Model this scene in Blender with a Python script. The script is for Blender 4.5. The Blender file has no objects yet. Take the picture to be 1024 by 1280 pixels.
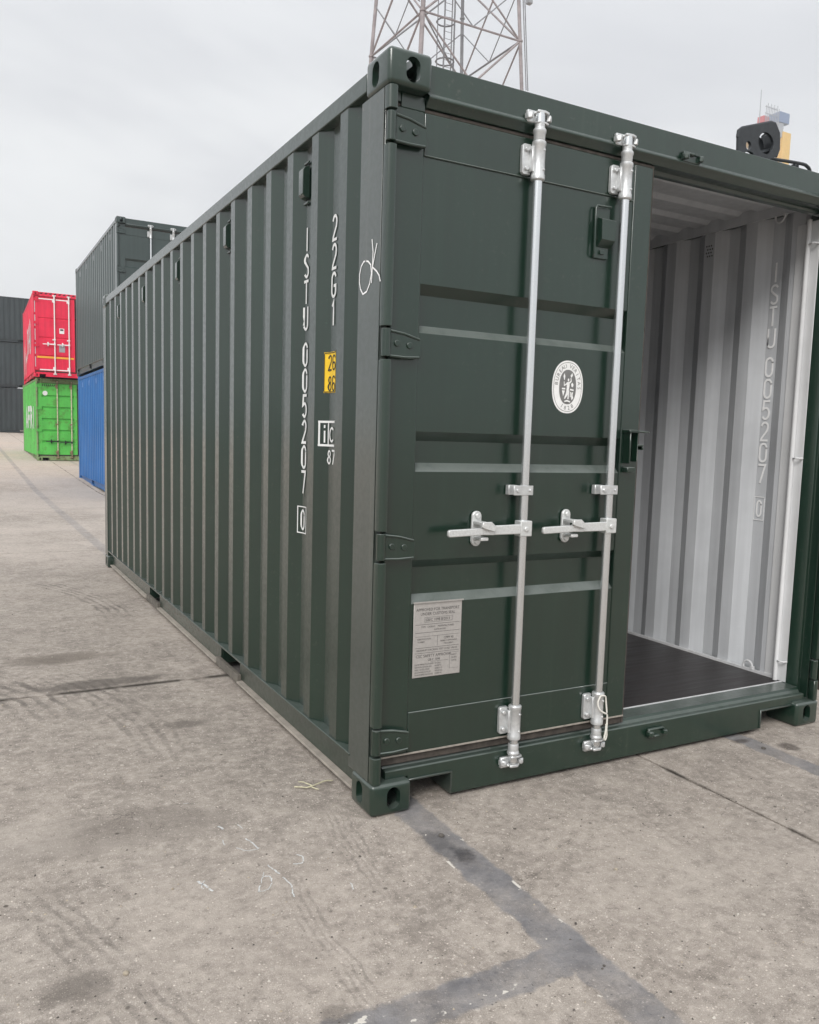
import bpy, bmesh, math, random
from mathutils import Vector, Matrix
R = math.radians
scene = bpy.context.scene
col = scene.collection
rnd = random.Random(7)

# ------------------------------------------------------------------ camera
CAM = dict(loc=(-1.23872, -2.51452, 1.34059), yaw=.5058, pitch=-.10559, roll=.02975, f=1039.09, px=10.27, py=17.28)
def make_camera():
    yaw, pit, rol = CAM['yaw'], CAM['pitch'], CAM['roll']
    f = Vector((math.sin(yaw)*math.cos(pit), math.cos(yaw)*math.cos(pit), math.sin(pit)))
    rt = Vector((math.cos(yaw), -math.sin(yaw), 0)); up = rt.cross(f)
    c, s = math.cos(rol), math.sin(rol)
    r2 = c*rt + s*up; u2 = -s*rt + c*up
    M = Matrix((( r2.x, u2.x, -f.x, 0), (r2.y, u2.y, -f.y, 0), (r2.z, u2.z, -f.z, 0), (0, 0, 0, 1)))
    M.translation = Vector(CAM['loc'])
    cd = bpy.data.cameras.new('camera'); co = bpy.data.objects.new('camera', cd); col.objects.link(co)
    co.matrix_world = M
    cd.sensor_fit = 'AUTO'; cd.sensor_width = 36; cd.lens = CAM['f']/1280*36
    cd.shift_x = -CAM['px']/1280; cd.shift_y = CAM['py']/1280
    cd.clip_start = .05; cd.clip_end = 3000
    scene.camera = co
make_camera()

# ------------------------------------------------------------------ node helpers
class NT:
    def __init__(s, tree): s.t = tree
    def n(s, ty, **kw):
        nd = s.t.nodes.new(ty)
        for k, v in kw.items():
            if k == 'ins':
                for a, b in v.items(): s.set(nd.inputs[a], b)
            else: setattr(nd, k, v)
        return nd
    def set(s, sock, v):
        if isinstance(v, bpy.types.NodeSocket): s.t.links.new(v, sock)
        else: sock.default_value = v
    def m(s, op, a, b=0.0, c=0.0, clamp=False):
        nd = s.t.nodes.new('ShaderNodeMath'); nd.operation = op; nd.use_clamp = clamp
        s.set(nd.inputs[0], a); s.set(nd.inputs[1], b); s.set(nd.inputs[2], c)
        return nd.outputs[0]
    def noise(s, vec, scale, detail=4, rough=.55, w=None, dist=0):
        nd = s.t.nodes.new('ShaderNodeTexNoise'); s.set(nd.inputs['Vector'], vec)
        nd.inputs['Scale'].default_value = scale; nd.inputs['Detail'].default_value = detail
        nd.inputs['Roughness'].default_value = rough; nd.inputs['Distortion'].default_value = dist
        return nd.outputs[0]
    def ramp(s, v, lo, hi, a=0., b=1., smooth=True):
        nd = s.t.nodes.new('ShaderNodeMapRange'); nd.interpolation_type = 'SMOOTHSTEP' if smooth else 'LINEAR'
        s.set(nd.inputs[0], v); nd.inputs[1].default_value = lo; nd.inputs[2].default_value = hi
        nd.inputs[3].default_value = a; nd.inputs[4].default_value = b
        return nd.outputs[0]
    def mix(s, f, a, b, blend='MIX'):
        nd = s.t.nodes.new('ShaderNodeMix'); nd.data_type = 'RGBA'; nd.blend_type = blend
        s.set(nd.inputs[0], f); s.set(nd.inputs[6], a if isinstance(a, bpy.types.NodeSocket) else (*a, 1)[:4])
        s.set(nd.inputs[7], b if isinstance(b, bpy.types.NodeSocket) else (*b, 1)[:4])
        return nd.outputs[2]
    def scale3(s, vec, v):
        nd = s.t.nodes.new('ShaderNodeMapping'); s.set(nd.inputs[0], vec); nd.inputs[3].default_value = v
        return nd.outputs[0]

# ------------------------------------------------------------------ world (overcast) and sun
SUN_EL, SUN_DIR = R(38), Vector((-.80, -.85, .95))
def make_world():
    w = bpy.data.worlds.new('World'); scene.world = w; w.use_nodes = True
    t = w.node_tree; t.nodes.clear(); N = NT(t)
    out = N.n('ShaderNodeOutputWorld'); bg = N.n('ShaderNodeBackground')
    sky = N.n('ShaderNodeTexSky'); sky.sky_type = 'NISHITA'; sky.sun_disc = False
    sky.sun_elevation = math.atan2(SUN_DIR.z, math.hypot(SUN_DIR.x, SUN_DIR.y))
    sky.sun_rotation = math.atan2(SUN_DIR.x, SUN_DIR.y)
    hs = N.n('ShaderNodeHueSaturation', ins={'Saturation': .55, 'Value': 1.0, 'Color': sky.outputs[0]})
    tc = N.n('ShaderNodeTexCoord'); g = tc.outputs['Generated']
    sep = N.n('ShaderNodeSeparateXYZ', ins={0: g}); z = sep.outputs[2]
    # cloud layer: projected on a flat deck so it stretches towards the horizon
    zz = N.m('ADD', N.m('MAXIMUM', z, 0.0), .18)
    cx = N.m('DIVIDE', sep.outputs[0], zz); cy = N.m('DIVIDE', sep.outputs[1], zz)
    cv = N.n('ShaderNodeCombineXYZ', ins={0: cx, 1: cy, 2: 0.0}).outputs[0]
    n1 = N.noise(cv, .55, 5, .55, dist=.4)
    n2 = N.noise(cv, 2.2, 4, .5)
    cl = N.m('ADD', N.m('MULTIPLY', N.ramp(n1, .3, .7), .75), N.m('MULTIPLY', n2, .25))
    bright = N.ramp(cl, .2, .85, .84, 1.06)
    grad = N.m('ADD', N.ramp(z, .0, .5, .95, 1.06), N.ramp(z, .35, 1.0, 0, .95))
    lum = N.m('MULTIPLY', N.m('MULTIPLY', bright, grad), 8.7)
    tint = N.mix(N.ramp(cl, .2, .8), (.955, .970, 1.0), (.985, .998, 1.0))
    cc = N.n('ShaderNodeVectorMath', operation='SCALE', ins={0: tint, 'Scale': lum}).outputs[0]
    fin = N.mix(N.ramp(z, .25, .9, .93, .70), hs.outputs[0], cc)
    t.links.new(fin, bg.inputs[0]); bg.inputs[1].default_value = .1
    t.links.new(bg.outputs[0], out.inputs[0])
make_world()
def make_sun():
    l = bpy.data.lights.new('sun', 'SUN'); l.energy = 2.2; l.angle = R(24); l.color = (1, .975, .94)
    o = bpy.data.objects.new('sun', l); col.objects.link(o)
    o.rotation_euler = SUN_DIR.to_track_quat('Z', 'Y').to_euler(); o.location = (-5, 0, 8)
make_sun()
vs = scene.view_settings
vs.view_transform = 'Standard'; vs.look = 'None'; vs.gamma = 1; vs.exposure = 0.18; vs.use_curve_mapping = False
scene.render.engine = 'CYCLES'

# ------------------------------------------------------------------ materials
def newmat(name):
    m = bpy.data.materials.new(name); m.use_nodes = True
    t = m.node_tree; b = t.nodes['Principled BSDF']
    return m, NT(t), b
def obj_co(N):  # world position: parts carry different origins but share one paint grain
    return N.n('ShaderNodeNewGeometry').outputs['Position']
def paint(name, c, rough=.42, coat=.25, dirt=.25, dirtcol=(.20, .175, .15), rust=0.0, chalk=.0, spec=.2, wav=.07, ledge=.0):
    m, N, b = newmat(name)
    P = obj_co(N)
    big = N.noise(P, 1.3, 5, .6); fine = N.noise(P, 42, 5, .65)
    streak = N.noise(N.scale3(P, (22, 22, .7)), 1.0, 5, .6)
    v = N.m('ADD', N.ramp(big, .3, .7, .88, 1.08), N.ramp(streak, .3, .7, -.07, .07))
    cc = N.n('ShaderNodeVectorMath', operation='SCALE', ins={0: c, 'Scale': v}).outputs[0]
    df = N.m('MULTIPLY', N.ramp(fine, .56, .78), N.ramp(big, .42, .62))
    df = N.m('ADD', N.m('MULTIPLY', df, dirt), N.m('MULTIPLY', N.ramp(streak, .6, .8), dirt*.35), clamp=True)
    # road dust that gathers low down on real surfaces
    cc = N.mix(df, cc, dirtcol)
    # scuffs
    sc = N.noise(N.scale3(P, (9, 9, 60)), 2.2, 6, .7)
    scm = N.m('MULTIPLY', N.ramp(sc, .66, .70), N.ramp(N.noise(P, 2.6, 2), .46, .58))
    cc = N.mix(N.m('MULTIPLY', scm, .35), cc, tuple(min(1, x*2.2+.05) for x in c))
    if rust:
        r = N.m('MULTIPLY', N.ramp(N.noise(P, 5.5, 8, .72), .52, .6), rust)
        cc = N.mix(r, cc, (.09, .04, .02))
    if chalk:
        cc = N.mix(N.m('MULTIPLY', N.ramp(big, .45, .7), chalk), cc, (.7, .72, .65))
    if ledge:   # dust that has settled on upward-facing pressings and ledges
        nz = N.n('ShaderNodeSeparateXYZ', ins={0: N.n('ShaderNodeNewGeometry').outputs['True Normal']}).outputs[2]
        lm = N.m('MULTIPLY', N.ramp(nz, .30, .62), N.ramp(N.noise(P, 14, 5, .7), .25, .6, ledge*.7, ledge))
        cc = N.mix(lm, cc, (.150, .172, .158))
        df = N.m('ADD', df, lm, clamp=True)
    N.set(b.inputs['Base Color'], cc)
    N.set(b.inputs['Roughness'], N.m('ADD', N.ramp(fine, .3, .7, rough-.05, rough+.08), N.m('MULTIPLY', df, .3)))
    b.inputs['Coat Weight'].default_value = coat; b.inputs['Coat Roughness'].default_value = .22; b.inputs['Coat IOR'].default_value = 1.62
    b.inputs['Specular IOR Level'].default_value = spec
    wv = N.noise(N.scale3(P, (3.2, 3.2, 2.2)), 1.0, 2, .4)
    orange = N.noise(P, 260, 2, .5)
    bp = N.n('ShaderNodeBump', ins={'Height': wv, 'Strength': wav*6, 'Distance': .01})
    bp2 = N.n('ShaderNodeBump', ins={'Height': orange, 'Strength': .06, 'Distance': .002, 'Normal': bp.outputs[0]})
    N.t.links.new(bp2.outputs[0], b.inputs['Normal'])
    return m
GREEN = (.0042, .0205, .0115)
M = {}
M['green'] = paint('green_paint', GREEN, .36, 1.0, .09, ledge=.75)
M['green_lit'] = paint('green_lit_paint', (.034, .048, .040), .38, 1.0, .5, (.23, .205, .175))  # lighter copy of the green: light on the left post put into its colour
M['green_sill'] = paint('green_sill_paint', (.0080, .0260, .0160), .40, 1.0, .20, ledge=.35)
M['inner'] = paint('interior_grey_paint', (.55, .565, .585), .42, .1, .10, (.35, .33, .30), wav=.02)
M['innerlite'] = paint('interior_white_paint', (.66, .665, .67), .36, .3, .12, (.4, .38, .35), wav=.02)
M['slate'] = paint('slate_paint', (.036, .055, .052), .40, .8, .15)
M['slate2'] = paint('slate_dark_paint', (.028, .038, .041), .45, .5, .15)
M['blue'] = paint('blue_paint', (.018, .13, .37), .45, .2, .12)
M['red'] = paint('red_paint', (.74, .030, .075), .45, .2, .08, (.4, .1, .1))
M['lime'] = paint('lime_paint', (.10, .48, .085), .5, .15, .35, (.22, .22, .12), rust=.35)
M['limeframe'] = paint('lime_frame_paint', (.20, .28, .13), .6, .05, .6, (.13, .10, .06), rust=.6)

def simple(name, c, rough=.5, metal=0., n=.1, nscale=30, bump=0., spec=.5, rv=.06):
    m, N, b = newmat(name)
    P = obj_co(N)
    x = N.noise(P, nscale, 5, .6)
    v = N.ramp(x, .25, .75, 1-n, 1+n)
    N.set(b.inputs['Base Color'], N.n('ShaderNodeVectorMath', operation='SCALE', ins={0: c, 'Scale': v}).outputs[0])
    N.set(b.inputs['Roughness'], N.ramp(x, .3, .7, rough+rv, rough-rv)); b.inputs['Metallic'].default_value = metal
    b.inputs['Specular IOR Level'].default_value = spec
    if bump:
        bp = N.n('ShaderNodeBump', ins={'Height': x, 'Strength': bump, 'Distance': .003}); N.t.links.new(bp.outputs[0], b.inputs['Normal'])
    return m
M['galv'] = simple('galvanised_steel', (.74, .76, .77), .24, .95, .02, 3, rv=.01)
M['cast'] = simple('cast_zinc', (.62, .63, .63), .38, .6, .14, 40, .12)
M['zinc'] = simple('zinc_handle', (.66, .67, .66), .42, .45, .10, 120, .25)
M['white'] = simple('white_vinyl', (.80, .80, .79), .5, 0, .05, 60)
M['offwhite'] = simple('white_stencil_paint', (.72, .73, .72), .55, 0, .07, 60)
M['innertext'] = simple('pale_stencil_paint', (.93, .93, .93), .5, 0, .05, 60)
M['yellow'] = simple('yellow_vinyl', (.80, .52, .02), .45, 0, .05, 50)
M['orange'] = simple('orange_tape', (.85, .42, .04), .5, 0, .08, 20)
M['black'] = simple('black_vinyl', (.012, .012, .013), .5, 0, .1)
M['dark'] = simple('dark_recess_steel', (.012, .014, .014), .7, 0, .2)
M['greyprint'] = simple('grey_print', (.17, .17, .165), .5, 0, .1)
M['plate'] = simple('aluminium_plate', (.44, .42, .40), .42, .35, .07, 90, .06)
M['platetext'] = simple('etched_text', (.10, .095, .09), .5, .1, .1)
M['rubber'] = simple('rubber_gasket', (.060, .050, .042), .8, 0, .35, 26, .4)
M['dustedge'] = simple('dusty_edge', (.30, .27, .235), .85, 0, .25, 30, .3)
M['dustflange'] = simple('dusty_primer_flange', (.33, .295, .255), .8, 0, .22, 14, .3)
M['chalk'] = simple('chalk', (.56, .56, .55), .9, 0, .25, 120)
M['rope'] = simple('white_cord', (.70, .68, .62), .8, 0, .15, 200, .5)
M['undercoat'] = simple('bitumen_underside', (.02, .019, .018), .85, 0, .3)
M['blacksteel'] = simple('black_steel', (.028, .032, .036), .38, .2, .2, 40, .1)
M['pylon'] = simple('faded_red_steel', (.31, .27, .27), .6, .1, .25, 2.5)
M['pylongrey'] = simple('grey_steel', (.24, .24, .25), .6, .2, .2, 2.5)
M['craneyellow'] = simple('crane_yellow', (.80, .47, .05), .5, 0, .08, 2)
M['craneblue'] = simple('crane_blue', (.14, .20, .33), .5, 0, .1, 2)
M['cranered'] = simple('crane_red', (.62, .10, .10), .5, 0, .1, 2)
M['cranegrey'] = simple('crane_grey', (.34, .35, .36), .5, 0, .1, 2)
M['strap'] = simple('dusty_steel_strap', (.13, .118, .10), .8, 0, .3, 14, .3)
M['straw'] = simple('dry_straw', (.50, .47, .33), .7, 0, .25, 90)
M['stone'] = simple('pebble_stone', (.36, .31, .24), .8, 0, .2, 60)
M['stonedark'] = simple('dark_stone', (.09, .08, .07), .85, 0, .3, 60)
def floor_mat():
    m, N, b = newmat('dark_plywood')
    P = obj_co(N)
    g = N.noise(N.scale3(P, (1.5, 22, 4)), 2.0, 6, .65)
    s = N.noise(N.scale3(P, (3, 55, 3)), 1.3, 6, .7); s2 = N.noise(P, 2.4, 3)
    c = N.mix(N.ramp(g, .3, .7), (.012, .010, .010), (.030, .025, .025))
    scr = N.m('MULTIPLY', N.ramp(s, .64, .70), N.ramp(s2, .45, .65))
    c = N.mix(N.m('MULTIPLY', scr, .55), c, (.14, .12, .11))
    d = N.ramp(N.noise(P, 60, 4, .7), .66, .74)
    c = N.mix(N.m('MULTIPLY', d, .35), c, (.2, .18, .16))
    N.set(b.inputs['Base Color'], c); N.set(b.inputs['Roughness'], N.ramp(g, .3, .7, .36, .55))
    bp = N.n('ShaderNodeBump', ins={'Height': g, 'Strength': .3, 'Distance': .003}); N.t.links.new(bp.outputs[0], b.inputs['Normal'])
    return m
M['floor'] = floor_mat()

def concrete():
    m, N, b = newmat('yard_concrete')
    P = obj_co(N)
    sep = N.n('ShaderNodeSeparateXYZ', ins={0: P}); X, Y = sep.outputs[0], sep.outputs[1]
    big = N.noise(P, .55, 6, .6); med = N.noise(P, 3.2, 7, .62, dist=.5); med2 = N.noise(P, 8.5, 9, .76)
    fine = N.noise(P, 52, 8, .82); grit = N.noise(P, 210, 3, .6)
    c = N.mix(N.ramp(med, .32, .68), (.185, .168, .151), (.300, .277, .251))
    c = N.mix(N.m('MULTIPLY', N.ramp(big, .35, .68), .55), c, (.345, .312, .280))
    c = N.mix(N.m('MULTIPLY', N.ramp(med2, .40, .62), .45), c, (.40, .37, .335))
    c = N.mix(N.m('MULTIPLY', N.ramp(med2, .50, .30), .42), c, (.150, .135, .120))
    c = N.mix(N.m('MULTIPLY', N.ramp(fine, .50, .72), .50), c, (.45, .415, .375))
    c = N.mix(N.m('MULTIPLY', N.ramp(fine, .47, .30), .50), c, (.12, .107, .095))
    gr = N.noise(P, 330, 3, .7)
    c = N.mix(N.m('MULTIPLY', N.ramp(gr, .52, .66), .42), c, (.50, .465, .42))
    c = N.mix(N.m('MULTIPLY', N.ramp(gr, .48, .34), .45), c, (.10, .09, .08))
    # hairline cracks
    vc = N.n('ShaderNodeTexVoronoi', feature='DISTANCE_TO_EDGE', ins={'Vector': N.n('ShaderNodeVectorMath', operation='ADD', ins={0: P, 1: N.n('ShaderNodeTexNoise', ins={'Vector': P, 'Scale': 3.0, 'Detail': 6.0}).outputs['Color']}).outputs[0], 'Scale': 1.15})
    ck = N.m('MULTIPLY', N.ramp(vc.outputs['Distance'], .0045, .001), N.ramp(N.noise(P, 1.1, 3), .54, .64))
    c = N.mix(N.m('MULTIPLY', ck, .6), c, (.07, .062, .055))
    mac = N.noise(P, 1.7, 5, .65, dist=1.2)
    c = N.mix(N.m('MULTIPLY', N.ramp(mac, .50, .66), .35), c, (.15, .136, .122))
    c = N.mix(N.m('MULTIPLY', N.ramp(mac, .48, .34), .30), c, (.42, .388, .35))
    # far ground: dry sandy dust
    far = N.m('MULTIPLY', N.ramp(Y, 9, 30), .8)
    c = N.mix(far, c, N.mix(N.ramp(med, .3, .7), (.47, .395, .33), (.58, .50, .425)))
    nd = N.noise(N.scale3(P, (.5, .5, .5)), 1.0, 4, .5)
    mid = N.m('MULTIPLY', N.m('MULTIPLY', N.ramp(Y, 3, 8), N.ramp(nd, .35, .6)), .55)
    c = N.mix(mid, c, (.44, .405, .37))
    # aggregate specks
    def specks(scale, lo, hi, rlo, rhi):
        vo = N.n('ShaderNodeTexVoronoi', ins={'Vector': P, 'Scale': scale}); vo.inputs['Randomness'].default_value = 1
        sepc = N.n('ShaderNodeSeparateColor', ins={0: vo.outputs['Color']})
        return N.m('MULTIPLY', N.ramp(vo.outputs['Distance'], hi, lo), N.ramp(sepc.outputs[0], rlo, rhi)), sepc.outputs[1]
    m1, r1 = specks(95, .18, .34, .80, .86)
    c = N.mix(N.m('MULTIPLY', m1, N.ramp(r1, 0, 1, .35, .95)), c, (.66, .62, .57))
    m2, r2 = specks(85, .12, .30, .90, .93)
    c = N.mix(N.m('MULTIPLY', m2, .75), c, (.035, .031, .028))
    mott = N.noise(P, 24, 8, .78)
    c = N.mix(N.m('MULTIPLY', N.ramp(mott, .50, .62), .50), c, (.47, .435, .40))
    c = N.mix(N.m('MULTIPLY', N.ramp(mott, .48, .36), .52), c, (.13, .117, .104))
    m3, r3 = specks(26, .10, .24, .90, .93)
    c = N.mix(N.m('MULTIPLY', m3, .8), c, N.mix(N.ramp(r3, .4, .6), (.50, .47, .43), (.06, .052, .045)))
    m4, r4 = specks(190, .2, .4, .72, .8)
    c = N.mix(N.m('MULTIPLY', m4, .55), c, (.62, .58, .53))
    # wobble for hand-laid edges
    wx = N.m('MULTIPLY', N.m('SUBTRACT', N.noise(P, 9, 5, .65), .5), .075)
    wy = N.m('MULTIPLY', N.m('SUBTRACT', N.noise(P, 11, 5, .65, dist=.2), .5), .08)
    def band(v, c0, hw, soft=.008):
        d = N.m('ABSOLUTE', N.m('SUBTRACT', v, c0))
        return N.ramp(d, hw+soft, hw-soft)
    Xw = N.m('ADD', X, wx); Yw = N.m('ADD', Y, wy)
    Xs = N.m('ADD', N.m('ADD', X, N.m('MULTIPLY', Y, .0)), wx)
    b1 = band(Xs, .158, .060)
    b2 = N.m('MULTIPLY', band(Yw, -.935, .058), N.ramp(X, .14, .10))
    b2 = N.m('MULTIPLY', b2, N.ramp(X, -3.2, -3.1))
    b3 = N.m('MULTIPLY', band(Xw, 1.895, .052), 1.0)
    bm = N.m('MAXIMUM', N.m('MAXIMUM', b1, b2), b3)
    wear = N.ramp(N.m('ADD', N.noise(P, 3.5, 6, .65), N.m('MULTIPLY', fine, .35)), .50, .95, .92, .35)
    wear = N.m('MULTIPLY', wear, N.ramp(Y, 4.5, 7.5, 1.0, .45))
    c = N.mix(N.m('MULTIPLY', bm, wear), c, N.mix(N.ramp(med2, .3, .7), (.115, .119, .132), (.215, .219, .232)))
    # leftovers of the old white line along the band edges
    def remnant(v, c0, hw, n0):
        d = N.ramp(N.m('ABSOLUTE', N.m('SUBTRACT', v, c0)), hw+.003, hw)
        return N.m('MULTIPLY', d, N.ramp(n0, .60, .63))
    rn = N.noise(N.scale3(P, (4, 2.2, 1)), 3.1, 4, .6)
    rr = N.m('MAXIMUM', remnant(X, .096, .0035, rn), remnant(X, .214, .003, N.noise(N.scale3(P, (4, 3, 1)), 3.7, 4, .6)))
    rr = N.m('MAXIMUM', rr, N.m('MULTIPLY', remnant(Y, -.905, .010, N.noise(P, 17, 5, .6)), N.ramp(X, .0, -.1)))
    rr = N.m('MAXIMUM', rr, N.m('MULTIPLY', remnant(Y, -.965, .009, N.noise(N.scale3(P, (1, 1, 3)), 21, 5, .6)), N.ramp(X, .0, -.1)))
    rr = N.m('MULTIPLY', rr, N.ramp(Y, -.1, -.35))
    c = N.mix(N.m('MULTIPLY', rr, .9), c, (.62, .61, .57))
    # tyre scrubs: arcs of circles, broken up
    def arc(cx, cy, r, w, sx, sy, sr, k):
        dx = N.m('SUBTRACT', X, cx); dy = N.m('SUBTRACT', Y, cy)
        d = N.m('SQRT', N.m('ADD', N.m('MULTIPLY', dx, dx), N.m('MULTIPLY', dy, dy)))
        dd = N.m('ADD', d, N.m('MULTIPLY', N.m('SUBTRACT', N.noise(P, 4, 6, .7), .5), .10))
        rib = N.m('SINE', N.m('MULTIPLY', N.m('SUBTRACT', dd, r), 2*math.pi/(w*.42)))
        ln = N.m('MULTIPLY', N.ramp(N.m('ABSOLUTE', N.m('SUBTRACT', dd, r)), w, w*.8), N.ramp(rib, -.2, .8))
        ex = N.m('SUBTRACT', X, sx); ey = N.m('SUBTRACT', Y, sy)
        e = N.m('SQRT', N.m('ADD', N.m('MULTIPLY', ex, ex), N.m('MULTIPLY', ey, ey)))
        msk = N.m('MULTIPLY', ln, N.ramp(e, sr, sr*.45))
        return N.m('MULTIPLY', N.m('MULTIPLY', msk, N.ramp(N.noise(P, 3.4, 7, .78), .38, .60)), k*1.05)
    arcs = [(-3.3, 3.7, 3.05, .13, -.30, 4.5, 1.1, .5), (-3.0, 1.2, 2.15, .17, -1.05, 2.3, 1.0, .55), (-3.4, 1.0, 2.9, .14, -.75, 1.6, .9, .42),
            (1.9, -.6, 2.32, .05, -.42, -.45, .55, .42), (2.3, -.4, 2.45, .055, -.16, -.35, .7, .34), (-2.6, 6, 3.0, .1, .2, 7.3, 1.4, .3),
            (-4.2, -1.4, 3.4, .09, -.85, -.4, .6, .35)]
    for a in arcs: c = N.mix(arc(*a), c, (.062, .056, .052))
    # stains
    def blob(cx, cy, rx, ry, k, colr, ns=9, soft=.5):
        ex = N.m('DIVIDE', N.m('SUBTRACT', X, cx), rx); ey = N.m('DIVIDE', N.m('SUBTRACT', Y, cy), ry)
        e = N.m('SQRT', N.m('ADD', N.m('MULTIPLY', ex, ex), N.m('MULTIPLY', ey, ey)))
        e = N.m('ADD', e, N.m('MULTIPLY', N.m('SUBTRACT', N.noise(P, ns, 8, .78), .5), 1.7))
        return N.mix(N.m('MULTIPLY', N.m('MULTIPLY', N.ramp(e, 1.05, .45), N.ramp(mott, .35, .6, .55, 1.0)), k), c, colr)
    dk = (.060, .053, .047)
    c = blob(-.62, 2.03, .45, .10, .75, dk); c = blob(-.75, 2.62, .36, .16, .6, (.085, .070, .055), 7)
    c = blob(-.35, 1.23, .13, .06, .55, dk, 14); c = blob(-.80, .28, .5, .20, .35, (.10, .09, .08), 5)
    c = blob(-1.02, -.50, .10, .07, .55, dk, 16); c = blob(-.50, -.86, .05, .045, .5, dk, 20)
    c = blob(1.98, .06, .055, .045, .8, (.035, .026, .022), 6, .3); c = blob(1.875, -.015, .06, .035, .8, (.035, .026, .022), 6, .3)
    c = blob(2.02, -.16, .06, .06, .8, (.035, .027, .024), 6, .3); c = blob(.165, -.36, .045, .07, .8, (.03, .03, .034), 16)
    c = blob(.13, -.26, .06, .12, .6, (.05, .052, .058), 10); c = blob(.9, -.75, .7, .35, .35, (.40, .37, .335), 4)
    c = blob(-.55, -.35, .45, .55, .35, (.41, .375, .34), 4); c = blob(-1.1, .35, .25, .2, .45, (.42, .39, .355), 6)
    # grime packed in the joints
    j1 = N.ramp(N.m('ABSOLUTE', N.m('SUBTRACT', Y, 1.92)), .040, .008); j1 = N.m('MULTIPLY', j1, N.ramp(N.noise(P, 4, 5), .36, .54))
    j2 = N.ramp(N.m('ABSOLUTE', N.m('SUBTRACT', X, 1.31)), .022, .005); j2 = N.m('MULTIPLY', j2, N.ramp(N.noise(P, 5, 5), .45, .6))
    c = N.mix(N.m('MULTIPLY', N.m('MAXIMUM', j1, j2), .85), c, (.045, .040, .035))
    c = N.mix(1.0, c, (1.15, 1.10, 1.06), 'MULTIPLY')
    N.set(b.inputs['Base Color'], c)
    N.set(b.inputs['Roughness'], N.m('SUBTRACT', N.ramp(fine, .3, .7, .72, .92), N.m('MULTIPLY', bm, .12)))
    b.inputs['Specular IOR Level'].default_value = .35
    h = N.m('ADD', N.m('MULTIPLY', fine, .5), N.m('MULTIPLY', grit, .28))
    h = N.m('ADD', h, N.m('MULTIPLY', m1, .12)); h = N.m('SUBTRACT', h, N.m('MULTIPLY', m2, .22)); h = N.m('SUBTRACT', h, N.m('MULTIPLY', bm, .10))
    h = N.m('ADD', h, N.m('MULTIPLY', m3, .2)); h = N.m('ADD', h, N.m('MULTIPLY', med2, .8))
    bp = N.n('ShaderNodeBump', ins={'Height': h, 'Strength': .95, 'Distance': .007}); N.t.links.new(bp.outputs[0], b.inputs['Normal'])
    return m
M['concrete'] = concrete()
M['jointdirt'] = simple('joint_dirt', (.06, .052, .045), .95, 0, .4, 60, .5)

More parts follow.
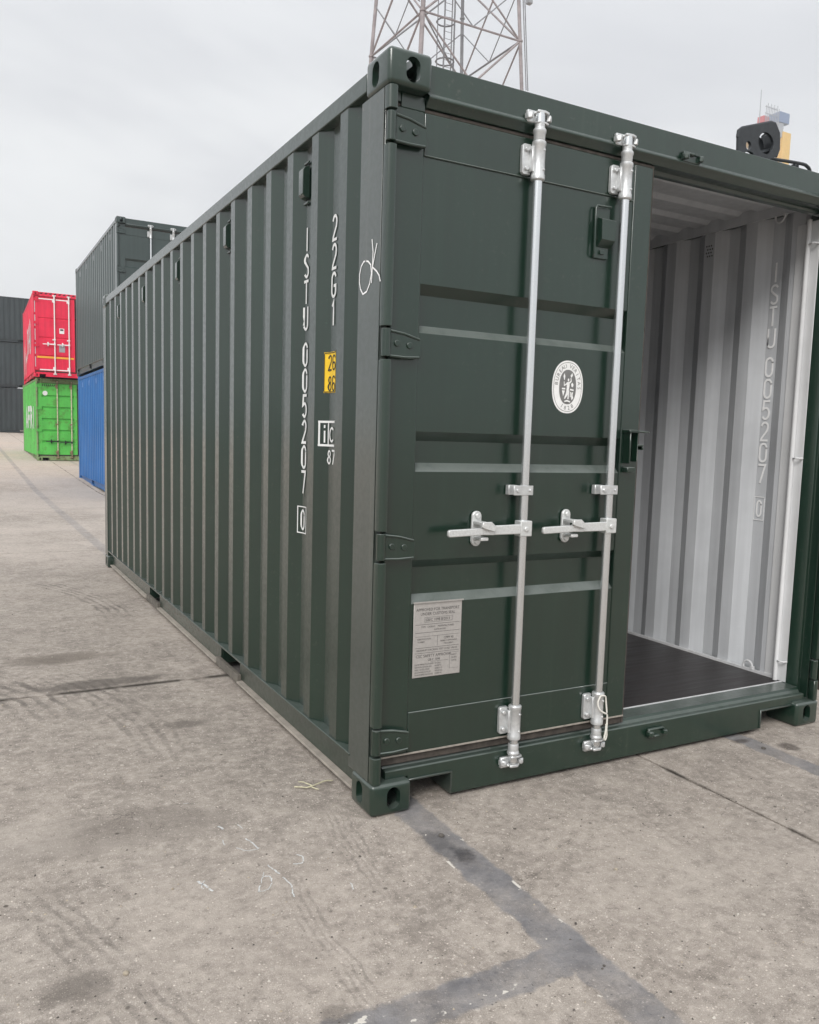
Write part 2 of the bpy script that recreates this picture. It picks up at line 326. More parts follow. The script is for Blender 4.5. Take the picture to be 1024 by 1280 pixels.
# ------------------------------------------------------------------ mesh helpers
class MB:
    """collects faces for ONE mesh object; fx maps every vertex (mirror, offset)"""
    def __init__(s, fx=None, flip=False): s.v = []; s.f = []; s.mi = []; s.cur = 0; s.fx = fx; s.flip = flip
    def add(s, vs_, fs_):
        o = len(s.v); s.v += [tuple(v) for v in vs_]; s.f += [tuple(o+i for i in f) for f in fs_]; s.mi += [s.cur]*len(fs_)
        return s
    def box(s, x0, x1, y0, y1, z0, z1):
        v = [(x, y, z) for x in (x0, x1) for y in (y0, y1) for z in (z0, z1)]
        return s.add(v, [(0, 1, 3, 2), (4, 6, 7, 5), (0, 4, 5, 1), (2, 3, 7, 6), (0, 2, 6, 4), (1, 5, 7, 3)])
    def prism(s, prof, axis, a, b):
        """prof: closed 2D polygon; axis x -> (y,z), y -> (x,z), z -> (x,y)"""
        n = len(prof)
        def P(p, t): return {'x': (t, p[0], p[1]), 'y': (p[0], t, p[1]), 'z': (p[0], p[1], t)}[axis]
        v = [P(p, a) for p in prof] + [P(p, b) for p in prof]
        f = [(i, (i+1) % n, n+(i+1) % n, n+i) for i in range(n)] + [tuple(range(n))[::-1], tuple(range(n, 2*n))]
        return s.add(v, f)
    def tube(s, pts, r, n=10, closed=False, cap=True):
        pts = [Vector(p) for p in pts]; k = len(pts); rs = r if isinstance(r, (list, tuple)) else [r]*k
        v = []; up = None
        for i, p in enumerate(pts):
            if closed: d = pts[(i+1) % k]-pts[i-1]
            else: d = pts[min(i+1, k-1)]-pts[max(i-1, 0)]
            d.normalize()
            if up is None:
                up = Vector((0, 0, 1)) if abs(d.z) < .9 else Vector((1, 0, 0))
            a = d.cross(up).normalized(); bb = a.cross(d).normalized(); up = bb
            for j in range(n):
                t = 2*math.pi*j/n; v.append(p+rs[i]*(math.cos(t)*a+math.sin(t)*bb))
        f = []
        for i in range(k if closed else k-1):
            for j in range(n):
                f.append((i*n+j, i*n+(j+1) % n, ((i+1) % k)*n+(j+1) % n, ((i+1) % k)*n+j))
        if cap and not closed: f += [tuple(range(n))[::-1], tuple(range((k-1)*n, k*n))]
        return s.add(v, f)
    def lathe(s, prof, cx, cy, n=16):
        """prof: list of (r, z) revolved about the vertical through cx, cy"""
        v = []; k = len(prof)
        for r, z in prof:
            for j in range(n):
                t = 2*math.pi*j/n; v.append((cx+r*math.cos(t), cy+r*math.sin(t), z))
        f = [(i*n+j, i*n+(j+1) % n, (i+1)*n+(j+1) % n, (i+1)*n+j) for i in range(k-1) for j in range(n)]
        f += [tuple(range(n))[::-1], tuple(range((k-1)*n, k*n))]
        return s.add(v, f)
    def discy(s, cx, y0, y1, cz, r, n=12):
        prof = [(cx+r*math.cos(2*math.pi*j/n), cz+r*math.sin(2*math.pi*j/n)) for j in range(n)]
        return s.prism(prof, 'y', y0, y1)
    def build(s, name, mats, parent=None, bevel=0, seg=1, ang=35, fixn=True):
        me = bpy.data.meshes.new(name)
        vv = [s.fx(v) for v in s.v] if s.fx else s.v
        me.from_pydata([tuple(v) for v in vv], [], s.f); me.update()
        mats = mats if isinstance(mats, (list, tuple)) else [mats]
        for m in mats: me.materials.append(m)
        if len(mats) > 1:
            for p, i in zip(me.polygons, s.mi): p.material_index = i
        if fixn:
            bm = bmesh.new(); bm.from_mesh(me); bmesh.ops.recalc_face_normals(bm, faces=bm.faces); bm.to_mesh(me); bm.free()
        if ang:
            me.shade_smooth() if hasattr(me, 'shade_smooth') else None
            me.set_sharp_from_angle(angle=R(ang))
        return place(name, me, parent, bevel, seg)
def place(name, me, parent=None, bevel=0, seg=1, loc=None):
    o = bpy.data.objects.new(name, me); col.objects.link(o)
    if parent: o.parent = parent
    if loc: o.location = loc
    if bevel:
        b = o.modifiers.new('bevel', 'BEVEL'); b.width = bevel; b.segments = seg; b.limit_method = 'ANGLE'; b.angle_limit = R(40)
    return o
def tag(o, label=None, cat=None, group=None, kind=None):
    if label: o['label'] = label
    if cat: o['category'] = cat
    if group: o['group'] = group
    if kind: o['kind'] = kind
    return o
def empty(name, loc=(0, 0, 0), rz=0):
    o = bpy.data.objects.new(name, None); col.objects.link(o); o.location = loc; o.rotation_euler.z = rz
    o.empty_display_size = .2
    return o

# ---- strokes: stencil lettering as mitred ribbons
def arcp(cx, cy, rx, ry, a0, a1, n=8):
    return [(cx+rx*math.cos(R(a0+(a1-a0)*i/n)), cy+ry*math.sin(R(a0+(a1-a0)*i/n))) for i in range(n+1)]
GL = {
 'I': [[(.25, 0), (.25, 1)]], '1': [[(.12, .82), (.27, 1), (.27, 0)]],
 'T': [[(0, 1), (.5, 1)], [(.25, .95), (.25, 0)]],
 'U': [[(0, 1), (0, .2)] + arcp(.25, .22, .25, .22, 180, 360) + [(.5, 1)]],
 'S': [arcp(.25, .78, .24, .22, 30, 180, 8) + [(.02, .70), (.25, .52), (.47, .38)] + arcp(.25, .22, .24, .22, 20, -150, 9)],
 '0': [arcp(.25, .76, .25, .24, 0, 180, 8) + arcp(.25, .24, .25, .24, 180, 360, 8) + [(.5, .76)]],
 '2': [arcp(.25, .76, .24, .24, 165, -10, 9) + [(.44, .55), (.06, .12), (.02, 0), (.5, 0)]],
 '5': [[(.48, 1), (.06, 1), (.03, .55)] + arcp(.23, .32, .26, .31, 110, -140, 10)],
 '7': [[(0, 1), (.5, 1), (.18, 0)]],
 'G': [arcp(.25, .76, .25, .24, 25, 180, 8) + arcp(.25, .24, .25, .24, 180, 360, 8) + [(.5, .46), (.27, .46)]],
 '8': [arcp(.25, .75, .20, .22, -90, 270, 14), arcp(.25, .27, .25, .25, 90, 450, 14)],
 '6': [arcp(.25, .76, .23, .23, 25, 180, 8) + [(.01, .3)] + arcp(.25, .26, .24, .26, 180, 510, 14)],
 'i': [[(.25, 0), (.25, .62)], [(.25, .82), (.25, .94)]],
 'c': [arcp(.27, .33, .24, .31, 50, 310, 10)],
 'B': [[(0, 0), (0, 1)] + arcp(.22, .76, .24, .24, 90, -90, 6) + [(.05, .52)], [(.05, .5), (.25, .5)] + arcp(.24, .25, .26, .25, 90, -90, 6) + [(.0, .0)]],
 'A': [[(0, 0), (.25, 1), (.5, 0)], [(.09, .35), (.41, .35)]], 'P': [[(0, 0), (0, 1)] + arcp(.22, .75, .28, .25, 90, -90, 6) + [(.05, .5)]],
 'F': [[(0, 0), (0, 1), (.5, 1)], [(.03, .52), (.42, .52)]], 'M': [[(0, 0), (0, 1), (.3, .4), (.6, 1), (.6, 0)]],
 'R': [[(0, 0), (0, 1)] + arcp(.22, .75, .28, .25, 90, -90, 6) + [(.05, .5)], [(.2, .5), (.5, 0)]],
 'n': [[(0, 0), (0, .65)], [(.02, .45)] + arcp(.25, .45, .22, .22, 150, 0, 6) + [(.47, 0)]],
 'a': [arcp(.25, .3, .24, .3, 30, 390, 12), [(.5, .62), (.5, 0)]],
}
def ribbon(pts, w):
    out = []; n = len(pts)
    for i, p in enumerate(pts):
        p = Vector(p); a = Vector(pts[max(i-1, 0)]); b = Vector(pts[min(i+1, n-1)])
        d0 = (p-a) if i > 0 else (b-p); d1 = (b-p) if i < n-1 else (p-a)
        d0.normalize(); d1.normalize(); t = (d0+d1)
        t = t.normalized() if t.length > 1e-6 else d1
        nn = Vector((-t.y, t.x)); k = 1/max(.45, abs(t.dot(d1)))
        ext = Vector((0, 0))
        if i == 0: ext = -d1*w*.25
        if i == n-1: ext = d0*w*.25
        out.append((p+ext+nn*w*.5*k, p+ext-nn*w*.5*k))
    return out
def strokes(mb, polys, w, surf, dens=0.03):
    """surf(a, b, lift) -> 3D point"""
    for k, pl in enumerate(polys):
        pts = [pl[0]]
        for q in pl[1:]:
            p = pts[-1]; L = math.dist(p, q); m = max(1, int(L/dens))
            for j in range(1, m+1): pts.append((p[0]+(q[0]-p[0])*j/m, p[1]+(q[1]-p[1])*j/m))
        rb = ribbon(pts, w); v = []
        for a, b in rb:
            c = (a+b)/2
            v += [surf(a.x, a.y, k*.00025), surf(c.x, c.y, k*.00025), surf(b.x, b.y, k*.00025)]
        f = []
        for i in range(len(rb)-1):
            f += [(i*3, i*3+1, i*3+4, i*3+3), (i*3+1, i*3+2, i*3+5, i*3+4)]
        mb.add(v, f)
def glyph(ch, ox, oy, w, h): return [[(ox+x*w/.5, oy+y*h) for x, y in pl] for pl in GL[ch]]
_txtcache = {}
def text_geo(s_, size, align='CENTER'):
    key = (s_, size, align)
    if key in _txtcache: return _txtcache[key]
    cu = bpy.data.curves.new('lettering', 'FONT'); cu.body = s_; cu.size = size; cu.align_x = align; cu.resolution_u = 2
    ob = bpy.data.objects.new('lettering', cu); col.objects.link(ob)
    dg = bpy.context.evaluated_depsgraph_get(); me = bpy.data.meshes.new_from_object(ob.evaluated_get(dg))
    v = [tuple(x.co) for x in me.vertices]; f = [tuple(p.vertices) for p in me.polygons]
    bpy.data.objects.remove(ob); bpy.data.meshes.remove(me); bpy.data.curves.remove(cu)
    _txtcache[key] = (v, f); return v, f

# ------------------------------------------------------------------ corner casting (boolean-cut hollow block)
def casting_mesh():
    def obj_of(mb, bev=0):
        o = mb.build('tmp', M['dark'], ang=0)
        if bev:
            b = o.modifiers.new('b', 'BEVEL'); b.width = bev; b.segments = 4; b.limit_method = 'ANGLE'
        return o
    body = obj_of(MB().box(0, .162, 0, .178, 0, .118), .017)
    def oval(w, h, n=20):
        out = []; r = min(w, h)/2
        for j in range(n):
            t = 2*math.pi*(j+.5)/n; x, y = r*math.cos(t), r*math.sin(t)
            out.append((x+math.copysign(w/2-r, x), y+math.copysign(h/2-r, y)))
        return out
    cuts = [MB().box(.026, .150, .026, .166, .026, .1)]
    c = MB(); c.prism([(.088+a, .062+b) for a, b in oval(.052, .080)], 'y', -.02, .06); cuts.append(c)      # front
    c = MB(); c.prism([(.100+a, .062+b) for a, b in oval(.052, .080)], 'x', -.02, .06); cuts.append(c)      # side
    c = MB(); c.prism([(.081+a, .092+b) for a, b in oval(.064, .120)], 'z', -.02, .06); cuts.append(c)      # bottom (top when mirrored)
    rm = []
    for c in cuts:
        co = obj_of(c); rm.append(co)
        m = body.modifiers.new('cut', 'BOOLEAN'); m.operation = 'DIFFERENCE'; m.object = co; m.solver = 'EXACT'
    dg = bpy.context.evaluated_depsgraph_get(); dg.update()
    me = bpy.data.meshes.new_from_object(body.evaluated_get(dg))
    for o in rm+[body]: bpy.data.objects.remove(o)
    return [tuple(v.co) for v in me.vertices], [tuple(p.vertices) for p in me.polygons]
CAST = casting_mesh()
_cc = {}
def casting(root, mat, sx, sy, sz, L, W, H):
    """sx, sy, sz: 0 near/low, 1 mirrored"""
    key = (mat.name, sx, sy, sz)
    if key not in _cc:
        mb = MB(fx=lambda v: (-v[0] if sx else v[0], -v[1] if sy else v[1], -v[2] if sz else v[2])); mb.add(*CAST)
        o = mb.build('corner_casting', mat, root, ang=30); _cc[key] = o.data
    else: o = place('corner_casting', _cc[key], root)
    o.location = (W if sx else 0, L if sy else 0, H if sz else 0)
    return o

# ------------------------------------------------------------------ containers
W, H, Ln = 2.438, 2.591, 6.058
def corr_pts(y0, y1, ph):
    pts = []; k = -2
    while True:
        b = ph+.278*k
        if b > y1+.3: break
        pts += [(b, 0.), (b+.068, 0.), (b+.138, .036), (b+.208, .036)]; k += 1
    def d(y):
        for (a, da), (b, db) in zip(pts, pts[1:]):
            if a <= y <= b: return da+(db-da)*(y-a)/(b-a)
        return .036
    return [(y0, d(y0))]+[p for p in pts if y0+1e-4 < p[0] < y1-1e-4]+[(y1, d(y1))], d
def sheet(mb, pts, fn_out, fn_in, z0, z1):
    n = len(pts); v = []
    for y, d in pts: v += [fn_out(y, d, z0), fn_out(y, d, z1), fn_in(y, d, z0), fn_in(y, d, z1)]
    mb.cur = 0; mb.add(v, [(4*i, 4*i+4, 4*i+5, 4*i+1) for i in range(n-1)]+[(4*i+1, 4*i+5, 4*i+7, 4*i+3) for i in range(n-1)]+[(4*i, 4*i+2, 4*i+6, 4*i+4) for i in range(n-1)]+[(0, 1, 3, 2), (4*n-4, 4*n-2, 4*n-1, 4*n-3)])
    o = len(mb.v)-len(v)
    mb.f += [(o+4*i+2, o+4*i+3, o+4*i+7, o+4*i+6) for i in range(n-1)]; mb.mi += [1]*(n-1)

_geo = {}
def cached(key, root, builder):
    """build the part once per paint, then share its mesh"""
    if key in _geo:
        me, bev, seg, nm = _geo[key]; return place(nm, me, root, bev, seg)
    o = builder(); b = o.modifiers.get('bevel')
    _geo[key] = (o.data, b.width if b else 0, b.segments if b else 1, o.name.split('.')[0]); return o

PH_L, PH_R = .337, .386
def door(root, mirror, angle, p, style, full):
    """hinge axis at the door's own origin; the left door runs to +x, a mirrored one to -x"""
    hx, hy = .028, .022
    sg = -1 if mirror else 1
    FX = lambda v: (sg*(v[0]-hx), v[1]-hy, v[2])
    def mb(): return MB(fx=FX)
    pm = p['body']; hw = p['hw']; key0 = (pm.name, mirror, style)
    x1 = 1.192
    def frame():
        b = mb(); y0, y1 = .040, .088
        b.box(.046, .158, y0, y1, .196, 2.424); b.box(1.098, x1, y0, y1, .196, 2.424)
        b.box(.158, 1.098, y0+.001, y1-.001, 2.283, 2.4235); b.box(.158, 1.098, y0+.001, y1-.001, .1965, .352)
        return b.build('door', pm, root, bevel=.004, seg=2)
    d = cached(key0+('frame',), root, frame)
    d.location = (W-hx if mirror else hx, hy, 0); d.rotation_euler.z = R(angle)
    if mirror: tag(d, 'open right door swung round to the side' if angle else None)
    # pressed panel
    def panel():
        if style == 'iso': rec = [(1.865, 1.832, 1.728, 1.700), (1.362, 1.330, 1.252, 1.222), (.908, .878, .780, .750)]
        elif style == 'ribs5': rec = [(z+.045, z+.03, z-.03, z-.045) for z in (2.02, 1.66, 1.30, .94, .60)]
        else: rec = [(z+.025, z+.012, z-.02, z-.035) for z in (1.80, 1.21, .66)]
        pr = [(2.286, .0445)]
        dp = {'iso': .030, 'red': .02}.get(style, .036)
        for a, b_, c, e in rec: pr += [(a, .0445), (b_, .0445+dp), (c, .0445+dp), (e, .0445)]
        pr += [(.350, .0445)]
        b = mb(); n = len(pr); xs = (.1575, 1.0985); v = []
        for z, y in pr: v += [(xs[0], y, z), (xs[1], y, z), (xs[0], y+.002, z), (xs[1], y+.002, z)]
        b.add(v, [(4*i, 4*i+1, 4*i+5, 4*i+4) for i in range(n-1)]); o = 0
        b.f += [(4*i+2, 4*i+6, 4*i+7, 4*i+3) for i in range(n-1)]; b.mi += [1]*(n-1)
        b.add([], [])
        b.f += [(4*i, 4*i+4, 4*i+6, 4*i+2) for i in range(n-1)]+[(4*i+1, 4*i+3, 4*i+7, 4*i+5) for i in range(n-1)]; b.mi += [0]*(2*n-2)
        return b.build('door_panel', [pm, p['inner']], d, bevel=.006 if style == 'iso' else 0, seg=2)
    cached(key0+('panel',), d, panel)
    def weld():
        b = mb()
        b.tube([(.158, .0435, .36), (.158, .0435, 2.28)], .0022, 5); b.tube([(.16, .042, 2.285), (1.097, .042, 2.285)], .003, 5)
        b.tube([(.16, .042, .351), (1.097, .042, .351)], .003, 5)
        return b.build('weld_seam', pm, d)
    cached(key0+('weld',), d, weld)
    def gasket():
        b = mb(); b.box(.050, x1+.004, .052, .080, .162, .1955); b.box(.050, x1+.004, .052, .080, 2.4245, 2.440)
        b.box(x1+.0005, x1+.018, .052, .080, .162, 2.440); b.box(.034, .0455, .056, .080, .162, 2.440)
        return b.build('gasket', M['rubber'], d, bevel=.004)
    cached(key0+('gasket',), d, gasket)
    def retain():
        b = mb(); b.box(.050, x1, .036, .0395, .1975, .2035); return b.build('gasket_retainer', M['dustedge'] if style == 'iso' else pm, d)
    cached(key0+('retain',), d, retain)
    # hinges
    for hz in HINGES:
        def hinge(): 
            b = mb()
            b.tube([(.022, .018, -.046), (.022, .018, .046)], .0165, 14)
            b.prism([(.030, -.044), (.030, .040), (.090, .034), (.152, .020), (.156, -.036), (.150, -.044)], 'y', .016, .036)
            b.tube([(.034, .015, .040), (.090, .015, .033), (.150, .017, .018)], .005, 8)
            b.tube([(.034, .015, -.043), (.090, .015, -.045), (.150, .017, -.042)], .005, 8)
            b.discy(.062, .010, .02, .0, .011); b.discy(.110, .010, .02, -.004, .011)
            return b.build('hinge', pm, d, bevel=.002, seg=2)
        o = cached((pm.name, mirror, 'hinge'), d, hinge); o.location = (0, 0, hz)
    # locking gear: two rods
    ya = .006
    for i, rx in enumerate((.607, 1.021)):
        ro = Vector((sg*(rx-hx), ya-hy, 0))
        L2 = lambda v: (sg*v[0], v[1], v[2])
        def rod(): return MB(fx=L2).tube([(0, 0, .11), (0, 0, 2.50)], .0172, 20).build('locking_rod', hw['rod'], d, ang=40)
        cached((hw['rod'].name, mirror, 'rod'), d, rod).location = ro
        def bearing():
            b = MB(fx=L2)
            b.lathe([(.020, 2.268), (.0255, 2.272), (.0255, 2.288), (.0235, 2.292), (.0235, 2.388), (.0255, 2.391), (.0255, 2.403), (.0205, 2.406)], 0, 0, 20)
            pf = [(-.020, 2.290), (-.050, 2.290), (-.057, 2.297), (-.057, 2.388), (-.050, 2.396), (-.020, 2.396)]
            b.prism(pf, 'y', .018, .0335)
            b.box(-.030, -.020, -.004, .020, 2.298, 2.386)
            for bz in (2.310, 2.376): b.discy(-.041, .008, .018, bz, .0085, 8)
            for bz in (2.305, 2.372): b.discy(.008, -.0255, -.018, bz, .005, 8)
            return b.build('rod_bearing', hw['cast'], d, bevel=.0015)
        o = cached((hw['cast'].name, mirror, 'bearing'), d, bearing); o.location = ro
        o = cached((hw['cast'].name, mirror, 'bearing'), d, bearing); o.location = ro+Vector((0, 0, -2.272+.18+.02))
        def clamp():
            b = MB(fx=L2)
            b.box(-.062, .026, -.0215, -.0185, 1.140, 1.176); b.box(-.062, -.022, .012, .0335, 1.140, 1.176); b.box(-.024, -.020, -.0185, .014, 1.141, 1.175); b.box(.020, .026, -.0185, .0335, 1.141, 1.175)
            b.discy(-.045, -.028, -.0205, 1.158, .008, 8); b.discy(.012, -.027, -.0205, 1.158, .006, 8)
            return b.build('rod_clamp', hw['cast'], d, bevel=.0015)
        cached((hw['cast'].name, mirror, 'clamp'), d, clamp).location = ro
        def cam():
            b = MB(fx=L2)
            b.lathe([(.018, 2.404), (.021, 2.410), (.0215, 2.430), (.024, 2.434), (.024, 2.444), (.018, 2.450), (.019, 2.468)], 0, 0, 16)
            b.prism([(-.018, -.016), (.014, -.018), (.032, -.010), (.034, .004), (.016, .006), (.010, .016), (-.014, .014), (-.022, .0)], 'z', 2.462, 2.470)
            b.prism([(-.020, -.014), (.012, -.018), (.034, -.010), (.030, .004), (.010, .016), (-.016, .012)], 'z', 2.498, 2.508)
            b.prism([(-.012, -.010), (.008, -.012), (.012, .006), (-.008, .010)], 'z', 2.470, 2.498)
            return b.build('cam', hw['cast'], d, bevel=.002)
        o = cached((hw['cast'].name, mirror, 'cam'), d, cam); o.location = ro
        def camlow():
            b = MB(fx=L2)
            b.lathe([(.019, .182), (.021, .176), (.0205, .152), (.024, .148), (.024, .140), (.018, .136)], 0, 0, 16)
            b.prism([(-.018, -.018), (.014, -.020), (.034, -.012), (.036, .002), (.016, .006), (.010, .014), (-.014, .014), (-.022, .0)], 'z', .126, .134)
            b.prism([(-.022, -.016), (.012, -.020), (.026, -.008), (.010, .014), (-.016, .012)], 'z', .090, .100)
            b.prism([(-.012, -.014), (.006, -.014), (.010, .004), (-.008, .008)], 'z', .100, .126)
            return b.build('cam', hw['cast'], d, bevel=.002)
        cached((hw['cast'].name, mirror, 'camlow'), d, camlow).location = ro
        # handle with hub, retainer
        hz = 1.017 if style != 'ribs5' else .62-.03*i
        def handle():
            b = MB(fx=L2)
            b.box(-.030, .022, -.030, .012, -.030, .028); b.discy(-.006, -.037, -.030, -.002, .010, 10)
            b.prism([(-.030, .016), (-.030, -.020), (-.150, -.020), (-.150, .014)], 'y', -.030, -.018)
            b.prism([(-.150, .014), (-.150, -.020), (-.200, -.018), (-.215, .004), (-.200, .010)], 'y', -.037, -.022)
            b.prism([(-.200, .008), (-.200, -.018), (-.342, -.022), (-.347, -.016), (-.347, -.001), (-.342, .004)], 'y', -.041, -.027)
            return b.build('door_handle', hw['handle'], d, bevel=.003, seg=2)
        o = cached((hw['handle'].name, mirror, 'handle'), d, handle); o.location = ro+Vector((0, 0, hz))
        def retainer():
            b = MB(fx=L2); x = -.190
            pr = [(x+.020*math.cos(R(a)), .044+.020*math.sin(R(a))) for a in range(0, 181, 20)]+[(x-.02, -.046)]+[(x+.020*math.cos(R(a)), -.046+.020*math.sin(R(a))) for a in range(180, 361, 20)]
            b.prism(pr, 'y', .022, .0335)
            b.prism([(x-.018, .030), (x+.018, .030), (x+.040, .012), (x+.030, -.006), (x-.006, .004), (x-.024, .012)], 'y', -.050, -.040)
            b.box(x-.018, x+.016, -.040, .022, .016, .028); b.box(x-.016, x+.016, -.034, .022, -.040, -.028)
            b.discy(x, .012, .022, .046, .010, 10); b.discy(x, .012, .022, -.050, .010, 10)
            return b.build('handle_catch', hw['handle'], d, bevel=.002)
        o = cached((hw['handle'].name, mirror, 'retainer'), d, retainer); o.location = ro+Vector((0, 0, hz))
    if full:
        # vent cowl
        b = mb(); b.box(.905, .975, .034, .0435, 2.045, 2.232); b.prism([(.034, 2.195), (.006, 2.185), (.006, 2.110), (.034, 2.085)], 'x', .918, .985)
        b.tube([(.900, .036, 2.05), (.900, .026, 2.06), (.900, .026, 2.225), (.905, .026, 2.235), (.975, .026, 2.238)], .0045, 6)
        b.box(.930, .950, .026, .034, 2.060, 2.075)
        b.build('vent_cowl', pm, d, bevel=.003, seg=2)
        # overlap lug / lock box on the free edge
        b = mb(); b.box(1.112, 1.120, .0, .040, 1.262, 1.392); b.box(1.118, 1.148, .030, .0398, 1.262, 1.385)
        b.build('lock_box', pm, d, bevel=.002)
        b = mb(); b.box(1.104, 1.155, -.004, .0398, 1.386, 1.397); b.tube([(1.15, .004, 1.391), (1.215, .004, 1.389)], .0045, 8); b.box(1.150, 1.153, -.002, .0398, 1.270, 1.386)
        b.box(1.153, 1.185, -.002, .030, 1.332, 1.339); b.box(1.178, 1.184, -.002, .030, 1.318, 1.332)
        b.build('lock_lug', pm, d, bevel=.0015)
        b = mb(); b.box(1.112, 1.154, .006, .0398, 1.226, 1.248); b.build('lock_stop', pm, d, bevel=.003)
    return d, mb
HINGES = (2.346, 1.654, .964, .270)

def make_container(name, loc, rz, p, style='iso', full=False, opened=False, Lc=Ln, doors=True, serial=False):
    root = empty(name, loc, rz); S = p['body']; F = p['frame']; I = p['inner']; kk = (S.name, F.name, Lc)
    tag(root, p['label'], p.get('cat', 'shipping container'), 'shipping containers in the yard')
    for sx in (0, 1):
        for sy in (0, 1):
            for sz in (0, 1): casting(root, F, sx, sy, sz, Lc, W, H)
    mir = lambda v: (W-v[0], v[1], v[2])
    for fx, ph in ((None, PH_L), (mir, PH_R)):
        side = 'R' if fx else 'L'
        def sp():
            b = MB(fx=fx); pts, _ = corr_pts(.205, Lc-.16, ph)
            sheet(b, pts, lambda y, d, z: (.008+d, y, z), lambda y, d, z: (.010+d, y, z), .1702, 2.502)
            return b.build('side_panel', [S, I], root, ang=20, bevel=.004, seg=2)
        cached(kk+('side', side), root, sp)
        def tl():
            b = MB(fx=fx); b.box(.0623, .0640, .18, Lc-.082, 2.4995, 2.5575); b.box(.0470, .0622, .20, Lc-.165, 2.4960, 2.4993); return b.build('rail_lining', I, root)
        cached(kk+('lining', side), root, tl)
        def tr():
            b = MB(fx=fx); b.box(.004, .062, .178, Lc-.178, 2.500, 2.562); return b.build('top_rail', F, root, bevel=.004, seg=2)
        cached(kk+('toprail', side), root, tr)
        def br():
            b = MB(fx=fx); nf = [1.69, 2.05], [3.70, 4.06]
            b.box(.001, .050, .200, Lc-.178, .160, .1700)
            if Lc < 7:
                for y0, y1 in ((.19, nf[0][0]), (nf[0][1], nf[1][0]), (nf[1][1], Lc-.178)): b.box(.040, .0485, y0, y1, .0405, .1598)
                for q in nf:
                    for yy in q: b.box(.0487, 1.19, yy-.003, yy+.003, .035, .1595)
            else: b.box(.040, .0485, .19, Lc-.178, .0405, .1598)
            return b.build('bottom_rail', F, root, bevel=.0015)
        cached(kk+('botrail', side), root, br)
        def fl():
            b = MB(fx=fx)
            if Lc < 7:
                for y0, y1 in ((.20, 1.66), (2.08, 3.67), (4.09, Lc-.25)): b.box(.012, .0485, y0, y1, .030, .040)
            else: b.box(.012, .0485, .2, Lc-.2, .030, .040)
            return b.build('rail_flange', p.get('flange', F), root, bevel=.001)
        cached(kk+('flange', side), root, fl)
        if Lc < 7:
            for y0, y1 in ((1.665, 2.075), (3.675, 4.085)):
                def strap(): return MB(fx=fx).box(.018, .0395, y0, y1, .026, .070).build('pocket_strap', p.get('strap', F), root, bevel=.001)
                cached(kk+('strap', side, y0), root, strap)
        # door-end post
        def post():
            b = MB(fx=fx)
            b.prism([(.004, .040), (.004, .212), (.046, .212), (.046, .203), (.012, .203), (.012, .046)], 'z', .1182, 2.4728)
            b.prism([(.0125, .0455), (.0125, .20), (.070, .20), (.070, .140), (.050, .090), (.032, .090), (.032, .0455)], 'z', .1185, 2.4725)
            return b.build('corner_post', [p['post'] if not fx else F], root, bevel=.003, seg=2)  # left post takes the lit copy of the paint, right one the frame colour
        cached(kk+('post', side), root, post)
        def jbar():
            b = MB(fx=fx); z = .1182
            for hz in sorted(HINGES)+[99]:
                z1 = min(hz-.056, 2.4728)
                b.prism([(.006, .0395), (.0045, .022), (.008, .008), (.016, .002), (.030, .0015), (.038, .006), (.040, .016), (.034, .0395)], 'z', z, z1)
                z = hz+.054
            return b.build('hinge_channel', F, root, bevel=.0015)
        cached(kk+('jbar', side), root, jbar)
        def back():
            b = MB(fx=fx); b.box(.003, .060, Lc-.165, Lc-.012, .1182, 2.4728); return b.build('corner_post', F, root, bevel=.004, seg=2)
        cached(kk+('backpost', side), root, back)
        def vents():
            b = MB(fx=fx); b.prism([(.0400, 2.425), (.018, 2.418), (.009, 2.405), (.009, 2.310), (.018, 2.300), (.0400, 2.295)], 'y', -.026, .022)
            b.box(.031, .0400, -.026, .022, 2.275, 2.286); b.box(.031, .0400, -.026, .022, 2.434, 2.444)
            return b.build('side_vent', p.get('vent', F), root, bevel=.002)
        if p.get('vents'):
            for k in range(5):
                kc = round((.857+1.112*k-ph-.173)/.278); y = ph+.193+.278*kc
                cached(kk+('vent', side), root, vents).location = (0, y, 0)
    # end wall
    def ew():
        b = MB(); pts, _ = corr_pts(.062, W-.062, .15)
        v0 = lambda y, d, z: (y, Lc-.02-d, z); v1 = lambda y, d, z: (y, Lc-.022-d, z)
        sheet(b, pts, v0, v1, .165, 2.48); return b.build('end_wall', [S, I], root, ang=20)
    cached(kk+('end',), root, ew)
    for z0, z1 in ((2.481, 2.575), (.02, .1645)):
        def er(): return MB().box(.1625, W-.1625, Lc-.08, Lc-.006, z0, z1).build('end_rail', F, root, bevel=.004)
        cached(kk+('endrail', z0), root, er)
    # roof
    def rf():
        b = MB(); pts = []; y = .13
        pts.append((y, .0)); y += .06
        while y < Lc-.25:
            pts += [(y, 0.), (y+.03, .018), (y+.118, .018), (y+.148, 0.)]; y += .209
        pts += [(Lc-.082, 0.)]
        sheet(b, pts, lambda y, d, z: (z, y, 2.560-d), lambda y, d, z: (z, y, 2.558-d), .0625, W-.0625)
        return b.build('roof', [S, I], root, ang=20)
    cached(kk+('roof',), root, rf)
    # header and sill
    def hd():
        b = MB()
        b.prism([(.034, 2.576), (.034, 2.482), (.022, 2.474), (.021, 2.466), (.034, 2.456), (.046, 2.4405), (.095, 2.4405), (.100, 2.425), (.128, 2.425), (.128, 2.576)], 'x', .1625, W-.1625)
        b.box(.0705, .1620, .046, .128, 2.425, 2.4725); b.box(W-.162, W-.0705, .046, .128, 2.425, 2.4725)
        b.box(.0405, .0700, .046, .0895, 2.4405, 2.4724); b.box(W-.0700, W-.0405, .046, .0895, 2.4405, 2.4724)
        return b.build('door_header', F, root, bevel=.003, seg=2)
    cached(kk+('header',), root, hd)
